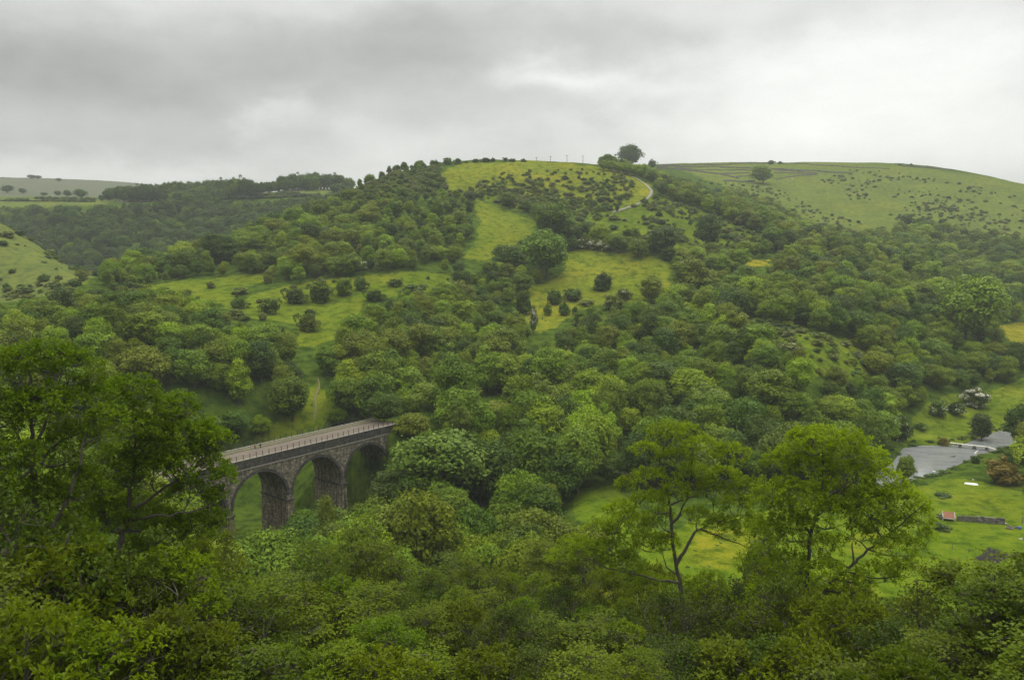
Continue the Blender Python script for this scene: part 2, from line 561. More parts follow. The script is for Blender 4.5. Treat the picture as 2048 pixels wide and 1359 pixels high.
POND_PX = [(1760, 975), (1800, 966), (1835, 957), (1880, 945), (1925, 925), (1952, 912), (1985, 906), (1990, 899), (2012, 893), (2060, 889), (2100, 885),
           (2100, 866), (2050, 868), (2000, 861), (1975, 868), (1945, 880), (1925, 889), (1880, 890), (1845, 890), (1806, 896), (1785, 925), (1745, 950)]
POND = np.array([at_z(a, b, WATER_Z)[:2] for a, b in POND_PX])


def poly_sd(x, y, poly):
    x = np.asarray(x, float)
    y = np.asarray(y, float)
    d = np.full(x.shape, 1e9)
    n = len(poly)
    for i in range(n):
        a, b = poly[i], poly[(i + 1) % n]
        ab = b - a
        t = np.clip(((x - a[0]) * ab[0] + (y - a[1]) * ab[1]) / (ab @ ab), 0, 1)
        d = np.minimum(d, np.hypot(x - a[0] - t * ab[0], y - a[1] - t * ab[1]))
    return np.where(inpoly(x, y, poly), -d, d)


near_pond = (GX > POND[:, 0].min() - 60) & (GX < POND[:, 0].max() + 60) & (GY > POND[:, 1].min() - 60) & (GY < POND[:, 1].max() + 60)
sd = np.full(GX.shape, 99.0)
sd[near_pond] = poly_sd(GX[near_pond], GY[near_pond], POND)
shore = WATER_Z + np.clip(sd * 0.55 + vnoise(GX, GY, 3, 6) * 0.25, -0.9, 30)
GZ = np.where(sd < 2.2, np.minimum(GZ, shore), GZ)
GZ = np.where((sd >= 0) & (sd < 25), np.maximum(GZ, WATER_Z + np.minimum(sd * 0.5, 0.7)), GZ)


def gz(x, y):
    x = np.asarray(x, float)
    y = np.maximum(np.asarray(y, float), 0.5)
    ti = np.interp(x / y, TG, np.arange(len(TG)))
    ri = np.interp(np.log(np.maximum(np.hypot(x, y), 2.0)), LRK, np.arange(NR))
    i = np.clip(ti.astype(int), 0, len(TG) - 2)
    j = np.clip(ri.astype(int), 0, NR - 2)
    a, b = ti - i, ri - j
    return GZ[i, j] * (1 - a) * (1 - b) + GZ[i + 1, j] * a * (1 - b) + GZ[i, j + 1] * (1 - a) * b + GZ[i + 1, j + 1] * a * b


HOR = np.maximum.accumulate((GZ - EYE[2]) / RG[None, :], axis=1)     # skyline slope up to each range


def seen_slope(x, y):
    ti = np.clip(np.interp(x / np.maximum(y, .5), TG, np.arange(len(TG))).astype(int), 0, len(TG) - 1)
    ri = np.clip(np.interp(np.log(np.maximum(np.hypot(x, y), 2.0)), LRK, np.arange(NR)).astype(int) - 1, 0, NR - 1)
    return HOR[ti, ri]


def at(px, py, rmin=20.0):
    """first ground point that the photo row/column looks at"""
    u, yc, zc = px_dir(px, py)
    h = math.hypot(u, yc)
    rr = np.exp(np.linspace(math.log(rmin), math.log(4100), 4400))
    x, y, z = u / h * rr, yc / h * rr, EYE[2] + zc / h * rr
    g = gz(x, y)
    below = np.nonzero(z <= g)[0]
    if len(below) == 0:       # just over a crest: take the closest approach
        k = int(np.argmin(np.where(rr > 300, (z - g) / rr, 9)))
    else:
        k = below[0]
    return np.array([x[k], y[k], g[k]])


# ---- open ground seen between the trees (photo outlines of real fields, baked onto the land)
FIELD = {
    'hilltop': ([(868, 350), (930, 326), (1060, 321), (1195, 333), (1250, 346), (1300, 368), (1306, 385), (1262, 416), (1240, 404), (1180, 404), (1000, 388), (960, 380), (900, 384)], 500, 860),
    'upper': ([(955, 398), (1000, 412), (1072, 440), (1066, 470), (1012, 503), (975, 525), (925, 520), (945, 490), (958, 450)], 300, 760),
    'main': ([(1135, 505), (1180, 497), (1260, 503), (1338, 524), (1350, 545), (1340, 590), (1250, 606), (1170, 612), (1120, 655), (1080, 672), (1045, 640), (1035, 600), (1060, 570), (1110, 560)], 250, 640),
    'long': ([(230, 580), (400, 556), (530, 546), (540, 555), (480, 572), (440, 612), (520, 582), (700, 552), (800, 540), (905, 548), (905, 570), (820, 590), (740, 600), (690, 640), (640, 700), (592, 695), (590, 650), (560, 640), (470, 634), (420, 604), (330, 580)], 280, 640),
    'glade': ([(280, 738), (330, 745), (328, 780), (290, 778)], 200, 420),
    'trackside': ([(505, 882), (535, 850), (610, 822), (618, 775), (640, 755), (660, 790), (662, 828), (645, 858), (560, 880)], 260, 420),
    'righthill': ([(1312, 326), (1700, 318), (2060, 362), (2060, 482), (1950, 466), (1880, 442), (1800, 438), (1772, 470), (1655, 464), (1600, 432), (1540, 402), (1480, 387), (1400, 354)], 780, 1700),
    'grasshill': ([(-100, 400), (0, 442), (60, 470), (130, 512), (205, 545), (150, 575), (60, 600), (-100, 620)], 470, 760),
    'plateau': ([(-100, 396), (180, 398), (240, 402), (200, 412), (-100, 414)], 1000, 2000),
    'plateaufield': ([(440, 398), (500, 384), (672, 378), (640, 392), (560, 397), (470, 402)], 900, 2000),
    'ridge': ([(-300, 340), (400, 350), (700, 376), (700, 384), (400, 396), (-300, 394)], 1330, 4300),
    'riverside': ([(1820, 835), (1870, 792), (1985, 782), (2060, 745), (2060, 830), (1985, 872), (1935, 884), (1850, 886), (1815, 878)], 290, 560),
    'patch': ([(1990, 652), (2060, 640), (2060, 690), (2020, 682)], 400, 720),
    'gap': ([(1485, 520), (1542, 516), (1545, 530), (1500, 534)], 400, 800),
    'floor': ([(1130, 1240), (1150, 985), (1230, 970), (1262, 1010), (1300, 1060), (1780, 985), (1890, 958), (2060, 965), (2060, 1240)], 145, 345),
}


def infield(px, py, r, names=None):
    res = np.zeros(np.shape(px), bool)
    for k, (poly, r0, r1) in FIELD.items():
        if names is None or k in names:
            res |= inpoly(px, py, poly) & (r > r0) & (r < r1)
    return res


VPX, VPY = project(GX, GY, GZ)
VR = np.broadcast_to(RG[None, :], GX.shape)
jx = (vnoise(GX, GY, 9, 11) * 26 + vnoise(GX, GY, 28, 16) * 34) * 300 / np.maximum(VR, 200)
jy = (vnoise(GX, GY, 9, 12) * 10 + vnoise(GX, GY, 28, 17) * 12) * 300 / np.maximum(VR, 200)
open_v = infield(VPX + jx, VPY + jy, VR)
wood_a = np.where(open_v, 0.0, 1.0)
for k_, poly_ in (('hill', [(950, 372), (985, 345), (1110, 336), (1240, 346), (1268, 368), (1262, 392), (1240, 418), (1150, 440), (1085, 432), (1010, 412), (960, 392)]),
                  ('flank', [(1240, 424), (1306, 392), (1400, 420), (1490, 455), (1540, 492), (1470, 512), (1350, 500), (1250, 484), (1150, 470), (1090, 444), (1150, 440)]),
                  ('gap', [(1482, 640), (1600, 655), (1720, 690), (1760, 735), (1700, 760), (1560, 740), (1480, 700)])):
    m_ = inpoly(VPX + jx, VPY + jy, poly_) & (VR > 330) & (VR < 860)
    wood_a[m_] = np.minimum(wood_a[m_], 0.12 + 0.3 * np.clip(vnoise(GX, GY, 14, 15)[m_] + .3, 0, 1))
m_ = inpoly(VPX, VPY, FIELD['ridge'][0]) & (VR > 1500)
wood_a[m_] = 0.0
haze_dull = m_.astype(float)  # grey of distant haze painted into the ridge's grass colour
haze_dull[infield(VPX, VPY, VR, ('righthill',))] = 0.22
haze_dull[infield(VPX, VPY, VR, ('grasshill',))] = 0.35  # the same grey, here to dull the slope
haze_dull[infield(VPX, VPY, VR, ('plateau', 'plateaufield'))] = 0.25
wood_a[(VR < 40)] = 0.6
yel = np.zeros(GX.shape)
yel[infield(VPX + jx, VPY + jy, VR, ('hilltop',))] = 0.38
yel[infield(VPX, VPY, VR, ('main',))] = 0.30
yel[infield(VPX, VPY, VR, ('patch', 'gap'))] = 1.0
yel[infield(VPX, VPY, VR, ('upper', 'plateau'))] = 0.12
for (bx, by, br) in ((1440, 1110, 60), (1700, 1170, 50), (1460, 1085, 70), (1740, 1090, 55), (1250, 1190, 60)):
    yel = np.maximum(yel, ((VR < 300) & (VR > 150)) * np.clip(1.25 - np.hypot((VPX - bx) / br, (VPY - by) / br / 0.45), 0, 0.42))
yel += np.where(open_v, np.clip(vnoise(GX, GY, 24, 13) * 0.6, -0.2, 0.4), 0)
yel = np.clip(yel, 0, 1)
dirt = np.zeros(GX.shape)
dirt[inpoly(VPX + jx * .3, VPY + jy * .4, [(1525, 446), (1600, 448), (1648, 468), (1600, 482), (1560, 472)]) & (VR > 600)] = 0.9
MUD_PX = [(1945, 1122), (1965, 1108), (1978, 1094), (1990, 1098), (2000, 1100), (2003, 1108), (2030, 1108), (2034, 1114), (2006, 1120), (1998, 1128), (1960, 1127)]
mud = inpoly(VPX + jx * .12, VPY + jy * .35, MUD_PX) & (VR < 320) & (VR > 120)
lush = np.clip((300 - VR) / 80, 0, 1) * np.where(open_v, 1.0, 0.0)

me = mesh_np('ground', np.stack([GX, GY, GZ], -1).reshape(-1, 3),
             (lambda i, j: np.stack([i * NR + j, (i + 1) * NR + j, (i + 1) * NR + j + 1, i * NR + j + 1], -1).reshape(-1, 4))(
                 np.arange(len(TG) - 1)[:, None], np.arange(NR - 1)[None, :]), smooth=True)
for nm, arr in (('wood', wood_a), ('yellow', yel), ('dirt', dirt), ('mud', mud.astype(float)), ('lush', lush), ('haze_dull', haze_dull)):
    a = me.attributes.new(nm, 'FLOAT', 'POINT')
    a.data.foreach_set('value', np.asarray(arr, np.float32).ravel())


def ground_material():
    m, n = mat_new('grassland')
    g = n.new('ShaderNodeTexCoord').outputs['Object']
    big = n.noise(g, 0.03, 5, 0.6)
    med = n.noise(n.mapping(g, (1, 1, 1)), 0.22, 6, 0.65)
    fin = n.noise(g, 1.6, 5, 0.7)

    def attr(nm):
        return n.new('ShaderNodeAttribute', attribute_name=nm).outputs['Fac']
    c = n.mix(n.ramp(big.outputs[0], [(0.35, (0, 0, 0)), (0.65, (1, 1, 1))]), (0.066, 0.094, 0.006, 1), (0.102, 0.128, 0.011, 1))
    c = n.mix(n.math('MULTIPLY', attr('lush'), 0.85), c, (0.070, 0.106, 0.005, 1))
    c = n.mix(n.math('MULTIPLY', attr('yellow'), n.ramp(med.outputs[0], [(0.3, (0.35,) * 3), (0.62, (1, 1, 1))])), c, (0.175, 0.150, 0.012, 1))
    tuft = n.ramp(med.outputs[0], [(0.36, (0.36, 0.46, 0.45)), (0.5, (0.9, 0.95, 0.9)), (0.68, (1.3, 1.15, 1.1))])
    c = n.mix(0.85, c, tuft, 'MULTIPLY')
    t2 = n.ramp(fin.outputs[0], [(0.33, (0.55, 0.6, 0.6)), (0.5, (1, 1, 1)), (0.72, (1.2, 1.2, 1.15))])
    c = n.mix(0.7, c, t2, 'MULTIPLY')
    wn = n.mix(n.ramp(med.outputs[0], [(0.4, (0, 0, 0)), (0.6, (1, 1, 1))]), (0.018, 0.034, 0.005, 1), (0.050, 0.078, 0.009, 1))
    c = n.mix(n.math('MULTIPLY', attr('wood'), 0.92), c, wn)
    c = n.mix(attr('haze_dull'), c, (0.075, 0.082, 0.050, 1))  # painted haze grey, over the same grass
    sc = n.mix(fin.outputs[0], (0.05, 0.045, 0.035, 1), (0.20, 0.19, 0.165, 1))
    c = n.mix(n.math('MULTIPLY', attr('dirt'), n.ramp(med.outputs[0], [(0.35, (0.2,) * 3), (0.6, (1, 1, 1))])), c, sc)
    md = n.mix(fin.outputs[0], (0.016, 0.014, 0.014, 1), (0.034, 0.030, 0.030, 1))
    c = n.mix(attr('mud'), c, md)
    b = n.new('ShaderNodeBsdfPrincipled')
    n.link(c, b.inputs['Base Color'])
    b.inputs['Roughness'].default_value = 0.9
    b.inputs['Specular IOR Level'].default_value = 0.0
    bp = n.new('ShaderNodeBump')
    bp.inputs['Strength'].default_value = 0.9
    bp.inputs['Distance'].default_value = 0.5
    n.link(n.math('ADD', med.outputs[0], n.math('MULTIPLY', fin.outputs[0], 0.4)), bp.inputs['Height'])
    n.link(bp.outputs[0], b.inputs['Normal'])
    o = n.new('ShaderNodeOutputMaterial')
    n.link(b.outputs[0], o.inputs[0])
    return m


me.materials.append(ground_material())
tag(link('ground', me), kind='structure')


# ------------------------------------------------------------------ water
def water_material():
    m, n = mat_new('river_water')
    g = n.new('ShaderNodeTexCoord').outputs['Object']
    r1 = n.noise(n.mapping(g, (0.35, 1.3, 1), (0, 0, -0.35)), 0.5, 4, 0.55)
    b = n.new('ShaderNodeBsdfPrincipled')
    c = n.mix(n.ramp(r1.outputs[0], [(0.35, (0, 0, 0)), (0.8, (1, 1, 1))]), (0.120, 0.125, 0.120, 1), (0.195, 0.200, 0.195, 1))
    n.link(c, b.inputs['Base Color'])
    b.inputs['Roughness'].default_value = 0.07
    b.inputs['IOR'].default_value = 1.4
    bp = n.new('ShaderNodeBump')
    bp.inputs['Strength'].default_value = 0.07
    bp.inputs['Distance'].default_value = 0.12
    n.link(r1.outputs[0], bp.inputs['Height'])
    n.link(bp.outputs[0], b.inputs['Normal'])
    o = n.new('ShaderNodeOutputMaterial')
    n.link(b.outputs[0], o.inputs[0])
    return m


cen = POND.mean(0)
wp = [(p - cen) * 1.06 + cen for p in POND]
me = bpy.data.meshes.new('river')
me.from_pydata([(p[0], p[1], WATER_Z) for p in wp], [], [tuple(range(len(wp)))])
me.materials.append(water_material())
tag(link('river', me), kind='structure')


# ------------------------------------------------------------------ ribbons on the ground: path
def ribbon(name, pts_px, width, mat, lift=0.22, pts_xy=None):
    P = np.array([at(a, b)[:2] for a, b in pts_px]) if pts_xy is None else np.asarray(pts_xy, float)
    d = np.concatenate([[0], np.cumsum(np.linalg.norm(np.diff(P, axis=0), axis=1))])
    q = np.linspace(0, d[-1], max(8, int(d[-1] / 1.5)))
    X, Yy = pchip(d, P[:, 0], q), pchip(d, P[:, 1], q)
    T = unit(np.stack([np.gradient(X), np.gradient(Yy)], 1))
    Nn = np.stack([-T[:, 1], T[:, 0]], 1)
    V, F = [], []
    ks = np.linspace(-.5, .5, 5)
    wob = 1 + 0.3 * vnoise(X, Yy, 7, 21)
    for k in ks:
        x, y = X + Nn[:, 0] * k * width * wob, Yy + Nn[:, 1] * k * width * wob
        V.append(np.stack([x, y, gz(x, y) + lift * (1 - abs(k) * 1.2)], 1))
    V = np.stack(V, 1).reshape(-1, 3)
    i = np.arange(len(q) - 1)[:, None] * 5
    j = np.arange(4)[None, :]
    F = np.stack([i + j, i + j + 1, i + j + 6, i + j + 5], -1).reshape(-1, 4)
    return tag(link(name, mesh_np(name, V, F, [mat], smooth=True)), kind='structure')


GRAVEL = simple_material('gravel', (0.105, 0.094, 0.074), (0.185, 0.168, 0.138), 1.2, 0.95)
EARTH = simple_material('bare_earth', (0.085, 0.075, 0.03), (0.13, 0.105, 0.05), 1.2, 0.95)
ribbon('path', [(1222, 340), (1245, 345), (1268, 354), (1288, 366), (1301, 378), (1300, 391), (1286, 402), (1262, 413), (1238, 421), (1225, 425)], 2.5, GRAVEL, 0.35)
ribbon('path', [(628, 838), (632, 815), (630, 795), (638, 775), (636, 757)], 0.7, EARTH, 0.12)

# ------------------------------------------------------------------ viaduct
def stone_material(name, c_dark, c_light, mortar, scale=1.0, stain=0.5, bw=0.75, bh=0.36):
    m, n = mat_new(name)
    g = n.new('ShaderNodeTexCoord').outputs['Object']
    sp = n.new('ShaderNodeSeparateXYZ')
    n.link(g, sp.inputs[0])
    cb = n.new('ShaderNodeCombineXYZ')
    n.link(n.math('ADD', sp.outputs[0], sp.outputs[1]), cb.inputs[0])
    n.link(sp.outputs[2], cb.inputs[1])
    br = n.new('ShaderNodeTexBrick')
    n.link(cb.outputs[0], br.inputs['Vector'])
    br.inputs['Scale'].default_value = scale
    br.inputs['Brick Width'].default_value = bw
    br.inputs['Row Height'].default_value = bh
    br.inputs['Mortar Size'].default_value = 0.018
    br.inputs['Color1'].default_value = tuple(c_dark) + (1,)
    br.inputs['Color2'].default_value = tuple(c_light) + (1,)
    br.inputs['Mortar'].default_value = tuple(mortar) + (1,)
    blot = n.noise(g, 0.9, 6, 0.7)
    c = n.mix(0.85, br.outputs[0], n.ramp(blot.outputs[0], [(0.36, (0.34, 0.34, 0.36)), (0.52, (0.9, 0.88, 0.84)), (0.66, (1.75, 1.7, 1.55))]), 'MULTIPLY')
    streak = n.noise(n.mapping(g, (1.3, 1.3, 0.09)), 1.0, 5, 0.7)
    c = n.mix(n.math('MULTIPLY', n.ramp(streak.outputs[0], [(0.45, (0, 0, 0)), (0.62, (1, 1, 1))]), stain), c, (0.022, 0.021, 0.020, 1))
    moss = n.noise(n.mapping(g, (1, 1, 0.35)), 0.35, 4, 0.6)
    c = n.mix(n.math('MULTIPLY', n.ramp(moss.outputs[0], [(0.52, (0, 0, 0)), (0.68, (1, 1, 1))]), 0.55), c, (0.085, 0.085, 0.030, 1))
    b = n.new('ShaderNodeBsdfPrincipled')
    n.link(c, b.inputs['Base Color'])
    b.inputs['Roughness'].default_value = 0.9
    b.inputs['Specular IOR Level'].default_value = 0.2
    bp = n.new('ShaderNodeBump')
    bp.inputs['Strength'].default_value = 0.7
    bp.inputs['Distance'].default_value = 0.08
    n.link(n.math('ADD', br.outputs['Fac'], n.math('MULTIPLY', blot.outputs[0], -1.2)), bp.inputs['Height'])
    bp.invert = True
    n.link(bp.outputs[0], b.inputs['Normal'])
    o = n.new('ShaderNodeOutputMaterial')
    n.link(b.outputs[0], o.inputs[0])
    return m


RUBBLE = stone_material('rubble_limestone', (0.125, 0.108, 0.082), (0.27, 0.245, 0.19), (0.05, 0.046, 0.038), 1.0, 0.55)
PIERST = stone_material('pier_stone', (0.13, 0.108, 0.075), (0.27, 0.235, 0.165), (0.05, 0.045, 0.035), 1.0, 0.8)
ENGBRICK = stone_material('dark_engineering_brick', (0.052, 0.049, 0.048), (0.10, 0.094, 0.09), (0.05, 0.048, 0.045), 1.0, 0.25, 0.3, 0.12)
COPING = simple_material('coping_stone', (0.11, 0.10, 0.08), (0.21, 0.195, 0.16), 1.5, 0.9, bump=0.3)
TRACK = simple_material('trail_surface', (0.070, 0.056, 0.041), (0.112, 0.090, 0.067), 0.5, 0.95, 7, stretch=(0.35, 2.2, 1))
VERGE = simple_material('trail_verge', (0.045, 0.05, 0.02), (0.10, 0.085, 0.045), 1.2, 0.95)
IRON = simple_material('dark_iron', (0.02, 0.019, 0.018), (0.045, 0.038, 0.032), 4.0, 0.7)

via = root('stone_viaduct', (VP[0], VP[1], 0), 'long dark stone railway viaduct of tall round arches carrying a walking trail across the valley', 'viaduct', rz=math.atan2(VD[1], VD[0]))
# local frame: x along, y across (0 near face .. VW far face), z up
PIERS = [-35.9, -16.4, 3.1, 22.6, 42.1, 61.6]
HALF, SPRING, STILT = 8.7, 7.4, 1.4
RB = (PIERS[1] - PIERS[0]) / 2 - 1.05
S0, S1 = -52.0, 66.0
STR_Z, COP_Z = 19.15, 21.85


def arch_z(dx, rad):
    return SPRING + STILT + np.sqrt(np.maximum(rad * rad - dx * dx, 0))


def spandrel(parent):
    mb = MB()
    for k in range(5):
        c = (PIERS[k] + PIERS[k + 1]) / 2
        xs = c + RB * np.sin(np.linspace(-np.pi / 2, np.pi / 2, 41))
        zs = arch_z(xs - c, RB)
        for yy, flip in ((0.0, False), (VW, True)):
            V = np.concatenate([np.stack([xs, np.full(41, yy), zs], 1), np.stack([xs, np.full(41, yy), np.full(41, STR_Z)], 1)])
            i = np.arange(40)
            F = np.stack([i, i + 1, i + 42, i + 41], 1)
            mb.add(V, F[:, ::-1] if flip else F)
    for k, p in enumerate(PIERS):                      # the wall over each pier
        a, b = p - 1.05, p + 1.05
        if k == 0:
            a = S0
        if k == 5:
            b = S1
        mb.add([(a, 0, SPRING - .02), (b, 0, SPRING - .02), (b, 0, STR_Z), (a, 0, STR_Z), (a, VW, SPRING - .02), (b, VW, SPRING - .02), (b, VW, STR_Z), (a, VW, STR_Z)],
               [(0, 1, 2, 3), (5, 4, 7, 6)])
        if k in (0, 5):
            mb.add([(a, 0, -12), (b, 0, -12), (b, 0, SPRING - .02), (a, 0, SPRING - .02), (a, VW, -12), (b, VW, -12), (b, VW, SPRING - .02), (a, VW, SPRING - .02)],
                   [(0, 1, 2, 3), (5, 4, 7, 6), (0, 3, 7, 4), (1, 5, 6, 2)])
    return mb.build('spandrel_wall', RUBBLE, parent)


spandrel(via)
for k in range(5):
    c = (PIERS[k] + PIERS[k + 1]) / 2
    mb = MB()                                           # the vault under each arch
    th = np.linspace(-np.pi / 2, np.pi / 2, 41)
    xs, zs = c + RB * np.sin(th), SPRING + STILT + RB * np.cos(th)
    xs = np.concatenate([[c - RB], xs, [c + RB]])
    zs = np.concatenate([[SPRING - .02], zs, [SPRING - .02]])
    ys = np.linspace(0, VW, 6)
    V = np.stack([np.repeat(xs[:, None], 6, 1), np.repeat(ys[None, :], 43, 0), np.repeat(zs[:, None], 6, 1)], -1).reshape(-1, 3)
    i = np.arange(42)[:, None] * 6
    j = np.arange(5)[None, :]
    mb.add(V, np.stack([i + j, i + j + 1, i + j + 7, i + j + 6], -1).reshape(-1, 4))
    mb.build('arch_vault', PIERST, via, smooth=True)
    for yy0, yy1 in ((-0.12, 0.35), (VW - 0.35, VW + 0.12)):
        mb = MB()                                       # the brick ring on each face
        th = np.linspace(-np.pi / 2, np.pi / 2, 41)
        ring = []
        for rad in (RB - 0.01, RB + 0.85):
            for yy in (yy0, yy1):
                ring.append(np.stack([c + rad * np.sin(th), np.full(41, yy), SPRING + STILT + rad * np.cos(th)], 1))
        V = np.concatenate(ring)
        i = np.arange(40)
        A, B, Cc, Dd = 0, 41, 82, 123
        mb.add(V, np.concatenate([np.stack([A + i, A + i + 1, Cc + i + 1, Cc + i], 1), np.stack([B + i + 1, B + i, Dd + i, Dd + i + 1], 1),
                                  np.stack([Cc + i, Cc + i + 1, Dd + i + 1, Dd + i], 1), np.stack([A + i + 1, A + i, B + i, B + i + 1], 1)]))
        mb.build('arch_ring', ENGBRICK, via)
for p in PIERS[1:-1]:
    mb = MB()
    z1, z0 = SPRING - 0.35, -12.0
    e0, e1 = 1.75, 1.12
    V = [(p - e0, -0.35, z0), (p + e0, -0.35, z0), (p + e0, VW + .35, z0), (p - e0, VW + .35, z0), (p - e1, -0.06, z1), (p + e1, -0.06, z1), (p + e1, VW + .06, z1), (p - e1, VW + .06, z1)]
    mb.add(V, [(0, 3, 2, 1), (4, 5, 6, 7), (0, 1, 5, 4), (1, 2, 6, 5), (2, 3, 7, 6), (3, 0, 4, 7)])
    po = mb.build('pier', PIERST, via)
    mb = MB()
    mb.box(p - 1.42, p + 1.42, -0.36, VW + 0.36, SPRING - 0.34, SPRING + 0.02)
    mb.build('impost_band', ENGBRICK, po)
mb = MB()
for ya, yb in ((-0.22, 0.0), (VW, VW + 0.22)):
    mb.box(S0, S1, ya, yb, STR_Z - 0.02, STR_Z + 0.28)
mb.build('string_course', COPING, via)
for ya, yb in ((0.0, 0.55), (VW - 0.55, VW)):
    mb = MB()
    mb.box(S0, S1, ya, yb, STR_Z + 0.28 if ya == 0 else STR_Z + 0.28, COP_Z)
    par = mb.build('parapet', ENGBRICK, via)
    mb = MB()
    mb.box(S0, S1, ya - 0.08, yb + 0.08, COP_Z + 0.003, COP_Z + 0.16)
    mb.build('coping', COPING, par)
mb = MB()
mb.box(S0, S1, 0.56, VW - 0.56, STR_Z - 0.3, COP_Z - 0.16)
mb.build('trail_deck', TRACK, via)
mb = MB()
mb.box(S0, S1, VW - 3.1, VW - 0.57, COP_Z - 0.155, COP_Z - 0.02)
mb.build('grass_verge', VERGE, via)


def railing(yc, hgt):
    mb = MB()
    mb.tube([(S0, yc, COP_Z + hgt - 0.06), (S1, yc, COP_Z + hgt - 0.06)], 0.022, 4)
    mb.tube([(S0, yc, COP_Z + hgt * 0.55), (S1, yc, COP_Z + hgt * 0.55)], 0.016, 4)
    ra = mb.build('railing', IRON, via)
    pm = MB()
    pm.box(-0.06, 0.06, -0.06, 0.06, 0, hgt)
    pm.box(-0.08, 0.08, -0.08, 0.08, hgt - 0.06, hgt + 0.03)
    me_ = pm.mesh('railing_post', [IRON])
    for x in np.arange(S0 + 0.5, S1, 2.05):
        link('railing_post', me_, ra, (x, yc, COP_Z + 0.16))


railing(0.28, 1.35)
railing(VW - 0.28, 1.45)


def via_point(s, w, z):
    p = VP + VD * s + VN * w
    return (p[0], p[1], z)



# ------------------------------------------------------------------ leaves
def leaf_quads(C, Nrm, size, aspect, r, fold=0.28):
    """kite-shaped folded leaves / leaf clumps"""
    n = len(C)
    Nrm = unit(Nrm)
    T = rand_dirs(r, n)
    T = unit(T - Nrm * np.sum(T * Nrm, 1, keepdims=True))
    B = np.cross(Nrm, T)
    s = np.asarray(size).reshape(-1, 1) * np.ones((n, 1))
    a = s * aspect
    V = np.stack([C - T * s, C + B * a - Nrm * a * fold, C + T * s * r.uniform(.75, 1.2, (n, 1)), C - B * a * r.uniform(.7, 1.1, (n, 1)) - Nrm * a * fold], 1)
    return V.reshape(-1, 3), np.arange(n * 4).reshape(-1, 4)


def leaf_dir_quads(P, D, Up, length, width, r, droop=0.25):
    """leaves that start at P and point along D"""
    D = unit(D)
    S = unit(np.cross(D, Up))
    Nn = np.cross(S, D)
    L = np.asarray(length).reshape(-1, 1)
    Wd = np.asarray(width).reshape(-1, 1)
    mid = P + D * L * 0.5
    V = np.stack([P, mid + S * Wd + Nn * Wd * .25, P + D * L - Nn * L * droop, mid - S * Wd + Nn * Wd * .25], 1)
    n = len(P)
    return V.reshape(-1, 3), np.arange(n * 4).reshape(-1, 4)


